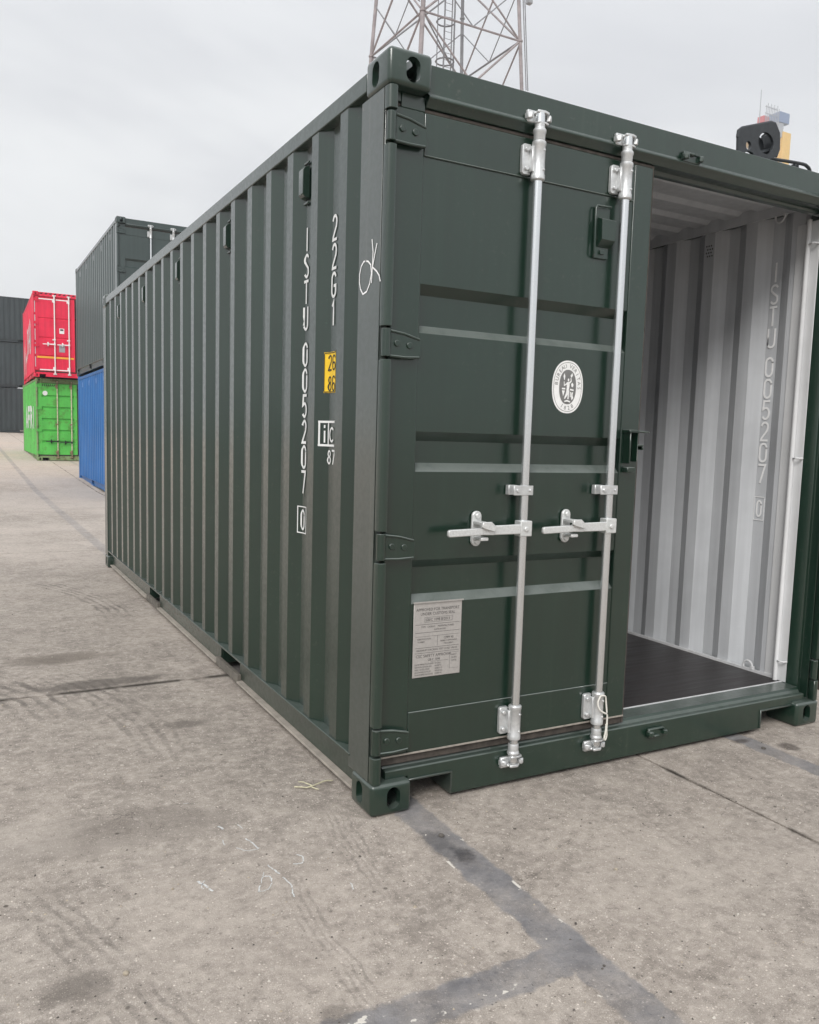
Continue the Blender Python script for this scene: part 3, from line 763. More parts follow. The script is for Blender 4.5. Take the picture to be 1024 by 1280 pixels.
    def sl():
        b = MB()
        up = [(.035, .1186), (.035, .144), (.040, .148), (.062, .149), (.070, .160), (.074, .171), (.168, .1735), (.168, .1186)]
        b.prism(up, 'x', .0705, W-.0705)
        for xa, xb, z in ((.1630, .350, .1072), (.350, W-.385, .018), (W-.385, W-.163, .1072)): b.box(xa, xb, .035, .045, z, .1186)
        return b.build('door_sill', p.get('sillmat', F), root)
    cached(kk+('sill',), root, sl)
    for xa, xb in ((.1630, .350), (W-.163, W-.385)):
        def pe():
            b = MB(); s_ = 1 if xb > xa else -1; lo, hi = min(xa, xb), max(xa, xb)
            xs = sorted((xb, xb-s_*.008))
            pr = [(lo, .107), (hi, .107)] + ([(hi, .018), (hi-.008, .018), (hi-.008, .099), (lo, .099)] if s_ > 0 else [(hi, .099), (lo+.008, .099), (lo+.008, .018), (lo, .018)])
            b.prism(pr, 'y', .029, .30)
            return b.build('pocket_edge', p['post'], root, bevel=.002)  # green container: brightness of the lit lip put into its colour
        cached(kk+('pedge', xa), root, pe)
    def un():
        b = MB(); b.box(.052, W-.052, .17, Lc-.09, .120, .128)
        for k in range(18):
            y = .45+k*.30
            if y > Lc-.3 or any(a-.08 < y < c+.05 for a, c in ((1.69, 2.05), (3.70, 4.06))): continue
            b.box(.053, W-.053, y, y+.045, .045, .1198)
        return b.build('cross_members', M['undercoat'], root)
    cached(kk+('under',), root, un)
    hw = p['hw']
    def kp(xx, flip):
        def k_():
            b = MB(fx=(lambda v: (v[0], v[1], 2.594-v[2])) if flip else None)
            b.prism([(-.052, .030), (-.052, .010), (-.040, -.002), (-.030, .002), (-.034, .022), (.028, .024), (.030, .006), (.040, -.004), (.052, .006), (.052, .030)], 'z', 2.478, 2.500)
            b.box(-.046, .046, .018, .0336, 2.470, 2.512); b.box(-.022, .010, .006, .020, 2.496, 2.506)
            return b.build('cam_keeper', p.get('keeper', hw['cast']), root, bevel=.003)
        o = cached(kk+('keeper', flip), root, k_); o.location = (xx, 0, 0); return o
    for xx in (.607, 1.021, 1.375)+(() if opened else (W-.607,)): kp(xx, False); kp(xx, True)
    dL = door(root, False, 0, p, style, full)
    dR = door(root, True, 246 if opened else 0, p, style, False)
    return root, dL, dR

HW = dict(rod=M['galv'], cast=M['cast'], handle=M['zinc'])
P_main = dict(body=M['green'], frame=M['green_sill'], post=M['green_lit'], inner=M['inner'], flange=M['dustflange'], strap=M['strap'], hw=HW, keeper=M['green_sill'], vents=True,
              label='large dark green shipping container in the foreground with its right door open')
main, (doorL, dmb), (doorR, _) = make_container('shipping_container', (0, 0, 0), 0, P_main, full=True, opened=True)
for o in main.children:      # the right-hand keepers are painted over, the left pair is bare zinc
    if o.name.startswith('cam_keeper') and o.location.x < 1.2:
        o.data = o.data.copy(); o.data.materials[0] = M['cast']

# ---- floor panels
def floor_panels():
    y = .169; k = 0
    while y < 5.95:
        y1 = min(y+1.158, 5.97)
        MB().box(.056, W-.056, y+.0015, y1-.0015, .130, .1725+.0008*(k % 2)).build('floor_panel', M['floor'], main, bevel=.0015); y = y1; k += 1
floor_panels()
MB().box(.072, W-.072, .160, .1685, .1737, .1760).build('threshold_edge', M['innerlite'], main)
MB().box(W-.062, W-.049, .215, 5.88, .172, .186).build('floor_bead', M['innerlite'], main)
MB().box(.049, .062, .215, 5.88, .172, .186).build('floor_bead', M['innerlite'], main)

# ---- painted inner posts with lashing bars
def inner_post(fx):
    b = MB(fx=fx)
    b.prism([(W-.0702, .1405), (W-.0728, .1405), (W-.0728, .2150), (W-.0525, .2180), (W-.0525, .284), (W-.0478, .284), (W-.0478, .2152), (W-.0490, .2124), (W-.0702, .2124)], 'z', .1745, 2.4245)
    b.build('inner_post', M['innerlite'], main, bevel=.0015)
    b = MB(fx=fx); b.tube([(W-.084, .194, .176), (W-.084, .194, 2.43)], .0115, 14); b.build('lashing_pole', M['innerlite'], main)
    for z in (.28, 1.295, 2.315):
        b = MB(fx=fx); b.tube([(W-.078, .190, z), (W-.095, .176, z), (W-.100, .160, z+.001), (W-.094, .146, z), (W-.0728, .142, z)], .0048, 8); b.build('lashing_bar', M['innerlite'], main)
inner_post(None); inner_post(lambda v: (W-v[0], v[1], v[2]))
def lash_ring(x, y, z, up):
    b = MB(); b.tube([(x, y+.028*math.cos(R(a)), z+up*.028*math.sin(R(a))) for a in range(-20, 201, 20)], .0055, 8)
    b.box(x-.008, x+.012, y-.034, y-.02, z-.012*up if up > 0 else z, z+.004 if up > 0 else z+.012); b.build('lashing_ring', M['innerlite'], main)
for k in range(4):
    for x in (W-.056, .056):
        lash_ring(x, .385+k*1.39, .196, 1)
        lash_ring(x, .385+k*1.39, 2.49, -1)
# vent perforations inside
b = MB()
for i in range(3):
    for j in range(4): b.add([(W-.0492, .814+i*.016+(j % 2)*.008+.005*math.cos(R(60*a)), 2.375+j*.018+.005*math.sin(R(60*a))) for a in range(6)], [tuple(range(6))])
b.build('vent_holes', M['dark'], main, fixn=False)

# ---- lettering on the near side
_, dl = corr_pts(0, 6, PH_L); _, dr = corr_pts(0, 6, PH_R)
surfL = lambda y, z, l=0: (.008+dl(y)-.0034-l, y, z)
surfR = lambda y, z, l=0: (W-.010-dr(y)-.0034-l, y, z)
def flipg(polys, c): return [[(2*c-a, b_) for a, b_ in pl] for pl in polys]   # glyphs face -x: their right is -y
def column(text, c, ztop, pitch, w, h, sw, surf, mat, name, mirror=True, root=main):
    mb = MB()
    z = ztop
    for ch in text:
        if ch != ' ':
            g = glyph(ch, c-w/2, z-h, w, h)
            if mirror: g = flipg(g, c)
            strokes(mb, g, sw, surf)
            z -= pitch
        else: z -= pitch*.0+.012
    return mb.build(name, mat, root, fixn=False, ang=0)
column('ISTU', .806, 2.182, .1065, .037, .088, .0112, surfL, M['offwhite'], 'serial_number')
column('005207', .806, 1.716, .1065, .037, .090, .0112, surfL, M['offwhite'], 'serial_number')
def boxed(c, ztop, surf, mat):
    mb = MB(); w, h = .030, .080; g = flipg(glyph('0', c-w/2, ztop-.016-h, w, h), c); strokes(mb, g, .010, surf)
    strokes(mb, [[(c-.035, ztop), (c+.035, ztop), (c+.035, ztop-.112), (c-.035, ztop-.112), (c-.035, ztop)]], .0045, surf)
    mb.build('check_digit', mat, main, fixn=False, ang=0)
boxed(.808, 1.034, surfL, M['offwhite'])
column('22G1', .517, 2.172, .1065, .037, .088, .0112, surfL, M['offwhite'], 'size_code')
column('ISTU', .421, 2.275, .1095, .040, .092, .011, surfR, M['innertext'], 'serial_number')
column('005207', .421, 1.80, .1095, .040, .092, .011, surfR, M['innertext'], 'serial_number')
mb = MB(); strokes(mb, flipg(glyph('0', .421-.013, .985, .026, .080), .421), .009, surfR); strokes(mb, [[(.391, 1.085), (.451, 1.085), (.451, .965), (.391, .965), (.391, 1.085)]], .004, surfR)
mb.build('check_digit', M['innertext'], main, fixn=False, ang=0)
def flatdecal(y0, y1, z0, z1, surf, lift, mb=None):
    ys = sorted(set([y0, y1]+[p[0] for p in corr_pts(y0, y1, PH_L)[0]])); mb = mb or MB(); v = []
    for y in ys: v += [surf(y, z0, lift), surf(y, z1, lift)]
    mb.add(v, [(2*i, 2*i+2, 2*i+3, 2*i+1) for i in range(len(ys)-1)]); return mb
flatdecal(.425, .570, 1.505, 1.662, surfL, .0).build('height_label', M['yellow'], main, fixn=False, ang=0)
surf2 = lambda y, z, l=0: surfL(y, z, l+.001)
mb = MB()
for row, zt in (('26', 1.648), ('86', 1.568)):
    for k, ch in enumerate(row): strokes(mb, [[(a, b_) for a, b_ in pl] for pl in flipg(glyph(ch, 0, zt-.055, .024, .055), (.024/2+ .543-k*.040-.024/2)/1)] if False else [[(.548-k*.036-a, b_) for a, b_ in pl] for pl in glyph(ch, 0, zt-.055, .024, .055)], .0065, surf2)
strokes(mb, [[(.567, 1.6585), (.43, 1.6585)], [(.567, 1.5085), (.43, 1.5085)], [(.5668, 1.655), (.5668, 1.512)]], .003, surf2)
mb.build('height_digits', M['black'], main, fixn=False, ang=0)
mb = MB(); strokes(mb, [[(.590, 1.392), (.43, 1.392)], [(.590, 1.300), (.43, 1.300)], [(.5865, 1.387), (.5865, 1.305)], [(.542, 1.387), (.542, 1.305)]], .0085, surfL)
strokes(mb, [[(.572-a, b_) for a, b_ in pl] for pl in glyph('i', 0, 1.312, .020, .070)], .007, surfL)
strokes(mb, [[(.532-a, b_) for a, b_ in pl] for pl in glyph('c', 0, 1.314, .040, .085)], .008, surfL)
mb.build('rail_code', M['offwhite'], main, fixn=False, ang=0)
mb = MB()
for k, ch in enumerate('87'): strokes(mb, [[(.545-k*.040-a, b_) for a, b_ in pl] for pl in glyph(ch, 0, 1.228, .026, .052)], .0075, surfL)
mb.build('rail_number', M['offwhite'], main, fixn=False, ang=0)
# handwritten OK on the post
sp_ = lambda y, z, l=0: (.0028-l, y, z)
mb = MB(); strokes(mb, [[(.1479, 1.939), (.1676, 1.9384), (.1869, 1.9263), (.199, 1.9006), (.1988, 1.8729), (.1895, 1.8495), (.1684, 1.829), (.1383, 1.8342), (.115, 1.8581), (.1027, 1.8913), (.1106, 1.9194), (.1307, 1.9334), (.1545, 1.9395)],
    [(.1037, 2.001), (.0938, 1.9593), (.0962, 1.9117), (.101, 1.8588)], [(.065, 1.9806), (.0783, 1.9513), (.0948, 1.9088), (.0624, 1.8904), (.043, 1.8742), (.0333, 1.8543)]], .0056, sp_)
mb.build('chalk_mark', M['innertext'], main, fixn=False, ang=0)

# ---- plate, seal and cord on the left door (door space)
def dplane(x, z, y): return (x, y, z)
b = dmb(); b.box(.171, .372, .0395, .0425, .478, .752); b.build('data_plate', M['plate'], doorL, bevel=.001)
b = dmb()
PX0, PX1, PZ0, PZ1 = .171, .372, .478, .752
def ptext(s_, cx, z, size, al='CENTER', yy=.0388):
    v, f = text_geo(s_, size, al); b.add([(PX0+cx+x*.92, yy, z+y) for x, y, _ in v], f)
def pline(x0, x1, z, w=.0012): b.add([(PX0+x0, .0389, z), (PX0+x1, .0389, z), (PX0+x1, .0389, z+w), (PX0+x0, .0389, z+w)], [(0, 1, 2, 3)])
def vline(x, z0, z1, w=.001): b.add([(PX0+x, .0389, z0), (PX0+x+w, .0389, z0), (PX0+x+w, .0389, z1), (PX0+x, .0389, z1)], [(0, 1, 2, 3)])
ptext('APPROVED FOR TRANSPORT', .100, .722, .0150); ptext('UNDER CUSTOMS SEAL', .100, .706, .0150)
ptext('GB/C 1098 B/2013', .100, .684, .0145); pline(.045, .160, .680, .0008); pline(.045, .160, .6975, .0008); vline(.045, .680, .698); vline(.160, .680, .698)
pline(.008, .193, .672); ptext('TYPE   CN20-01    MANUFACTURED', .100, .660, .0095); ptext('DATE 04-2023', .11, .649, .0085)
pline(.008, .193, .642); pline(.008, .193, .628, .0008); ptext('IDENTIFICATION', .045, .616, .0080); ptext('NUMBER', .033, .606, .008); vline(.100, .590, .628)
ptext('CMM 45', .148, .614, .0130); ptext('TIMBER COMPONENT', .148, .604, .0080); ptext('TREATMENT', .148, .594, .0080)
pline(.008, .193, .586); ptext('MAXIMUM STACKING TEST LOAD VALUE', .100, .574, .0100); pline(.008, .193, .567)
ptext('CSC SAFETY APPROVAL', .088, .551, .0155); ptext('GB-C 1098', .088, .537, .0120); pline(.075, .150, .533, .0008)
for k, (a, c) in enumerate((('DATE MANUFACTURED', '04-2023'), ('IDENTIFICATION NO.', '005207 0'), ('MAX. GROSS MASS', '30480 KG'), ('ALLOWABLE STACK', '192000 KG'), ('TRANSVERSE RACKING', '150000 N'))):
    ptext(a, .009, .523-k*.0095, .0080, 'LEFT'); ptext(c, .092, .523-k*.0095, .0080, 'LEFT')
pline(.155, .193, .560, .0007); pline(.155, .193, .500, .0007); vline(.155, .500, .560, .0008); ptext('NEXT', .174, .548, .009); ptext('EXAM', .174, .537, .009); ptext('DATE', .174, .526, .009)
b.build('plate_lettering', M['platetext'], doorL, fixn=False, ang=0)
b = dmb(); b.box(.166, .376, .0335, .0395, .7525, .7570); b.build('plate_rim', M['plate'], doorL)
# oval inspection seal
SC = (.818, 1.551)
def superell(rx, rz, n=48, e=2.25):
    out = []
    for j in range(n):
        t = 2*math.pi*j/n; c, s = math.cos(t), math.sin(t)
        out.append((SC[0]+rx*math.copysign(abs(c)**(2/e), c), SC[1]+rz*math.copysign(abs(s)**(2/e), s)))
    return out
def flat(pts, y, mat, name, mbx=None):
    bb = mbx or dmb(); bb.add([(x, y, z) for x, z in pts], [tuple(range(len(pts)))])
    if name: bb.build(name, mat, doorL, fixn=False, ang=0)
    return bb
flat(superell(.075, .100), .0436, M['white'], 'oval_seal')
def ring(rx, rz, w, y, n=48):
    a = superell(rx, rz, n); c = superell(rx-w, rz-w, n); bb.add([(x, y, z) for x, z in a+c], [(i, (i+1) % n, n+(i+1) % n, n+i) for i in range(n)])
bb = dmb(); ring(.0685, .0935, .0018, .0430)
flat(superell(.0410, .0655), .0430, None, None, bb)
for s_, a0, st in (('BUREAU', 172, -13.2), ('VERITAS', 78, -13.2)):
    for k, ch in enumerate(s_):
        a = R(a0+st*k); rx, rz = .0555, .0800
        cx, cz = SC[0]+rx*math.cos(a), SC[1]+rz*math.sin(a); tx, tz = -rx*math.sin(a), rz*math.cos(a); L_ = math.hypot(tx, tz); ux, uz = -tx/L_, -tz/L_
        v, f = text_geo(ch, .0215); bb.add([(cx+x*ux-(y-.007)*uz, .0430, cz+x*uz+(y-.007)*ux) for x, y, _ in v], f)
for k, ch in enumerate('1828'):
    a = R(-116+17.5*k); rx, rz = .0560, .0800
    cx, cz = SC[0]+rx*math.cos(a), SC[1]+rz*math.sin(a); tx, tz = -rx*math.sin(a), rz*math.cos(a); L_ = math.hypot(tx, tz); ux, uz = tx/L_, tz/L_
    v, f = text_geo(ch, .0215); bb.add([(cx+x*ux-(y-.007)*uz, .0430, cz+x*uz+(y-.007)*ux) for x, y, _ in v], f)
bb.build('seal_print', M['greyprint'], doorL, fixn=False, ang=0)
bb = dmb(); yy = .0424
def blob_(pts, k=0): bb.add([(SC[0]+x, yy-k*.0002, SC[1]+z) for x, z in pts], [tuple(range(len(pts)))])
blob_([(.004*math.cos(R(a))+.002, .027+.006*math.sin(R(a))) for a in range(0, 360, 45)])
blob_([(-.006, .018), (.006, .020), (.009, .008), (.005, -.012), (.001, -.030), (-.012, -.046), (-.016, -.044), (-.008, -.024), (-.005, -.004)], 1)
blob_([(.003, -.014), (.008, -.012), (.006, -.046), (.000, -.046)], 2)
blob_([(-.005, .017), (-.016, .008), (-.018, .020), (-.021, .020), (-.019, .002), (-.004, .010)], 3)
blob_([(.005, .019), (.012, .024), (.011, .036), (.015, .034), (.017, .022), (.008, .012)], 4)
blob_([(-.020, .026), (-.024, .040), (-.019, .052), (-.015, .040), (-.017, .026)], 5); blob_([(.012, .038), (.010, .044), (.018, .054), (.022, .046), (.016, .036)], 6)
blob_([(-.028, -.004), (-.012, -.004), (-.012, -.010), (-.028, -.010)]); blob_([(.010, -.006), (.028, -.008), (.028, -.014), (.010, -.012)], 7)
blob_([(-.029, -.014), (-.014, -.014), (-.022, -.036)], 8); blob_([(.012, -.018), (.016, -.018), (.016, -.038), (.012, -.038)]); blob_([(.019, -.020), (.027, -.018), (.025, -.030), (.029, -.040), (.021, -.050), (.018, -.036)])
blob_([(.012+.014, .010), (.020, .018), (.014, .012), (.016, .002), (.024, .0)], 9)
blob_([(-.014, -.052), (-.002, -.049), (.014, -.054), (.012, -.059), (-.002, -.055), (-.016, -.058)], 10)
bb.build('seal_figure', M['white'], doorL, fixn=False, ang=0)
# looped cord on the second rod
b = dmb(); xr = 1.021
pts = [(xr-.010, -.021, .325), (xr-.024, -.022, .300), (xr-.018, -.026, .272), (xr+.004, -.030, .255), (xr+.024, -.026, .244), (xr+.028, -.024, .215), (xr+.026, -.026, .180), (xr+.030, -.024, .155), (xr+.024, -.024, .138), (xr+.014, -.028, .146), (xr+.020, -.028, .175), (xr+.022, -.027, .205)]
def smooth(p, n=4):
    out = []
    for i in range(len(p)-1):
        p0, p1, p2, p3 = [Vector(p[max(0, min(len(p)-1, i+k))]) for k in (-1, 0, 1, 2)]
        for j in range(n):
            t = j/n; out.append(.5*((2*p1)+(-p0+p2)*t+(2*p0-5*p1+4*p2-p3)*t*t+(-p0+3*p1-3*p2+p3)*t**3))
    out.append(Vector(p[-1])); return out
b.tube(smooth(pts, 4), .0036, 7); b.tube(smooth([(xr-.010, -.021, .325), (xr+.012, -.022, .322), (xr+.022, -.018, .300), (xr+.028, -.020, .250)], 4), .0034, 7)
b.build('cord_loop', M['rope'], doorL)

# ------------------------------------------------------------------ ground
def gz(y): return .026*max(0., min(y, 60.)-16)
def make_ground():
    g = MB(); xs = [-400, -60, -9, 12, 60, 400]; ys = [-400, -60, -9, 0, 8, 16, 24, 40, 60, 120, 600]
    v = [(x, y, gz(y)-.012-(.02 if abs(x) > 50 else 0)) for y in ys for x in xs]; n = len(xs)
    g.add(v, [(j*n+i, j*n+i+1, (j+1)*n+i+1, (j+1)*n+i) for j in range(len(ys)-1) for i in range(n-1)])
    o = g.build('ground', M['jointdirt'], fixn=False, ang=0); tag(o, kind='structure')
    # concrete slabs with chipped joints
    XJ = [-40, -19.61, -14.38, -9.15, -3.92, 1.31, 6.54, 11.77, 17, 40, 90, 200]
    YJ = [-60, -24.23, -13.77, -8.54, -3.31, 1.92, 7.15, 12.38, 17.61, 22.84, 28.07, 33.3, 43, 54, 70, 120, 400]
    for i in range(len(XJ)-1):
        for j in range(len(YJ)-1):
            x0, x1, y0, y1 = XJ[i], XJ[i+1], YJ[j], YJ[j+1]
            near = (-4 < x1 and x0 < 7 and y1 > -4 and y0 < 13); gp = .0048
            r = random.Random(i*100+j); loop = []
            step = .045 if near else 3.
            def edge(a, c, nrm):
                L_ = math.dist(a, c); m = max(2, int(L_/step)); w = 0
                for k in range(m):
                    t = k/m; w = w*.7+r.gauss(0, .0016) if near else 0
                    o_ = gp+abs(w)+(.008*r.random() if near and r.random() < .05 else 0)
                    if k == 0: o_ = gp
                    loop.append((a[0]+(c[0]-a[0])*t+nrm[0]*o_+(nrm[1]*gp if k == 0 else 0)*0, a[1]+(c[1]-a[1])*t+nrm[1]*o_))
            edge((x0, y0), (x1, y0), (0, 1)); edge((x1, y0), (x1, y1), (-1, 0)); edge((x1, y1), (x0, y1), (0, -1)); edge((x0, y1), (x0, y0), (1, 0))
            nL = len(loop)
            b = MB(); b.add([(x, y, gz(y)) for x, y in loop]+[(x, y, gz(y)-.035) for x, y in loop], [tuple(range(nL))]+[(k, nL+k, nL+(k+1) % nL, (k+1) % nL) for k in range(nL)])
            b.build('concrete_slab', M['concrete'], o, fixn=False, ang=0)
    return o
ground = make_ground()
# chalk scribbles on the slab
mb = MB(); gs = lambda x, y, l=0: (x, y, .0012+l)
rc = random.Random(3)
def scrib(pts, w):
    pts = smooth([(x, y, 0) for x, y in pts], 5); pts = [(p.x+rc.gauss(0, .0012), p.y+rc.gauss(0, .0012)) for p in pts]
    seg = [pts[0]]
    for p in pts[1:]:
        if rc.random() < .16 and len(seg) > 2: strokes(mb, [seg], w*rc.uniform(.6, 1.2), gs); seg = []
        seg.append(p)
    if len(seg) > 2: strokes(mb, [seg], w, gs)
SCR = __import__('json').loads('''[[[[-0.4352, 0.0483], [-0.426, 0.0143], [-0.4167, -0.0306]], 0.006], [[[-0.4816, 0.0033], [-0.4587, -0.0276], [-0.4217, -0.0339]], 0.004], [[[-0.4268, -0.1465], [-0.4175, -0.1822], [-0.4112, -0.2108]], 0.007], [[[-0.4489, -0.1825], [-0.472, -0.2264], [-0.4993, -0.2804]], 0.005], [[[-0.4993, -0.2804], [-0.4716, -0.2797], [-0.4472, -0.2506], [-0.4406, -0.2168], [-0.454, -0.2053]], 0.005], [[[-0.4066, -0.2332], [-0.4013, -0.2801], [-0.409, -0.3241], [-0.4126, -0.3502]], 0.005], [[[-0.3208, -0.1215], [-0.3089, -0.1492], [-0.3256, -0.1791], [-0.3492, -0.1731]], 0.006], [[[-0.6434, -0.1486], [-0.6312, -0.1738], [-0.6196, -0.2174]], 0.008], [[[-0.6257, -0.1522], [-0.6402, -0.1815], [-0.6337, -0.2012]], 0.005], [[[-0.4922, 0.1737], [-0.4838, 0.1508]], 0.009], [[[-0.5068, 0.0734], [-0.5105, 0.0371]], 0.004], [[[-0.2348, -0.3533], [-0.242, -0.3861]], 0.004], [[[-0.5582, 0.3992], [-0.5277, 0.392]], 0.004], [[[-0.4284, 0.1594], [-0.4248, 0.126]], 0.004]]''')
for pl, w in SCR: scrib(pl, w*.8)
o = mb.build('chalk_scribble', M['chalk'], ground, fixn=False, ang=0)

# ------------------------------------------------------------------ background containers
P_slate = dict(body=M['slate'], frame=M['slate'], post=M['slate'], inner=M['inner'], hw=HW, vents=True, vent=simple('pale_vent', (.20, .22, .23), .5), label='grey-green shipping container stacked on top of the blue one')
P_blue = dict(body=M['blue'], frame=M['blue'], post=M['blue'], inner=M['inner'], hw=HW, flange=M['slate'], vents=True, vent=simple('pale_blue_vent', (.12, .24, .5), .5), label='blue shipping container under the grey-green one behind the big green container')
HWw = dict(rod=M['white'], cast=M['white'], handle=M['white'])
P_red = dict(body=M['red'], frame=M['red'], post=M['red'], inner=M['inner'], hw=HWw, label='bright red shipping container with white locking bars on top of the light green one')
limew = simple('worn_cream_bar', (.50, .45, .32), .6, 0, .3, 12)
HWl = dict(rod=limew, cast=simple('worn_rusty_bar', (.22, .15, .09), .7, 0, .4, 12), handle=M['dark'])
P_lime = dict(body=M['lime'], frame=M['limeframe'], post=M['limeframe'], inner=M['inner'], hw=HWl, label='worn light green shipping container with rust stains under the red one')
make_container('shipping_container', (1.40, 13.82, .004), 0, P_blue)
make_container('shipping_container', (1.38, 13.85, 2.598), 0, P_slate)
gL = gz(26.2)
lime, (dlime, lmb), _ = make_container('shipping_container', (.93, 26.2, gL+.0), 0, P_lime, style='ribs5')
red, (dred, rmb), _ = make_container('shipping_container', (.86, 25.95, gL+2.60), R(-1.0), P_red, style='red')
# red door dressing: reflective tape, labels, yellow strip
b = rmb()
for k in range(5): z = .28+k*.42; b.box(.040, .066, .0365, .0395, z, z+.34)
for k in range(2):
    for z in (2.36, .215): b.box(.17+k*.48, .17+k*.48+.40, .0365, .0395, z, z+.032)
b.build('reflective_tape', M['white'], dred)
b = rmb(); b.box(.10, 1.16, .033, .0365, .585, .640); b.build('yellow_strip', M['orange'], dred)
b = rmb(); b.box(.745, .885, .039, .0425, 1.36, 1.52); b.build('door_label', M['white'], dred)
b = rmb(); b.box(.77, .86, .036, .0385, 1.45, 1.50); b.build('label_print', M['black'], dred)
b = rmb(); b.box(.73, .90, .039, .0425, .79, 1.02); b.build('door_plate', M['cranegrey'], dred)
# slots in the red header
b = MB()
for k in range(8): b.prism([(.20+k*.13, 2.52), (.26+k*.13, 2.52), (.30+k*.13, 2.56), (.24+k*.13, 2.56)], 'y', .0305, .0335)
b.build('header_marking', M['black'], red)
# old logo script along the red side (only the end of it is in view)
sR = lambda y, z, l=0: (.0035-l, y, z)
mb = MB()
def script(polys, w): strokes(mb, [[(y, z) for y, z in pl] for pl in polys], w, sR, .2)
script([[(1.75, 1.05)]+[(1.75-.3*math.sin(t*.6), 1.05+.5*math.cos(t*.6)+.3) for t in range(9)], [(2.6, .9), (2.5, 1.6), (2.2, 1.75), (2.1, 1.3), (2.6, 1.2)], [(3.4, .8), (3.3, 1.7), (3.0, 1.6), (2.9, .9)],
        [(4.6, .3), (4.2, .9), (3.9, .7), (3.6, 1.0)], [(5.6, .0+.3), (5.2, 1.2), (5.0, .6), (4.8, 1.5)]], .13)
mb.build('side_logo', M['offwhite'], red, fixn=False, ang=0)
# lime: lettering block, patch and hatch marks
sG = lambda y, z, l=0: (.0035-l, y, z)
for k, ch in enumerate('AFRI'):
    mb = MB(); strokes(mb, [[(4.5-k*1.0-a, b_) for a, b_ in pl] for pl in glyph(ch, 0, 1.05, .62, .62)], .19, sG, .3)
    mb.build('side_letter', M['offwhite'], lime, fixn=False, ang=0)
b = lmb(); b.discy(.26, .040, .0435, 2.12, .075, 9); b.build('paint_patch', M['offwhite'], dlime)
b = lmb()
for k in range(7): b.prism([(.17+k*.055, 2.33), (.195+k*.055, 2.33), (.215+k*.055, 2.40), (.19+k*.055, 2.40)], 'y', .037, .0395)
b.build('hatch_marks', M['black'], dlime)

# three high dark stack across the far end
P_far = dict(body=M['slate2'], frame=M['slate2'], post=M['slate2'], inner=M['inner'], hw=HW)
FY = 52.
for k, nm in enumerate(('bottom', 'middle', 'top')):
    P_far['label'] = {'bottom': 'dark container standing on the ground at the far left behind the light green one',
                      'middle': 'dark container in the middle of the three-high stack at far left',
                      'top': 'dark container topping the three-high stack at far left'}[nm]
    make_container('shipping_container', (6.0, FY-.35+.05*k, gz(FY)+k*2.597), R(90), P_far)
    P_far['label'] = {'bottom': 'neighbouring dark container on the ground at the left picture edge, next to the far stack',
                      'middle': 'neighbouring dark container at mid height at the left picture edge, next to the far stack',
                      'top': 'neighbouring dark container highest at the left picture edge, next to the far stack'}[nm]
    make_container('shipping_container', (-.16, FY-.35+.03*k, gz(FY)+k*2.597), R(90), P_far)

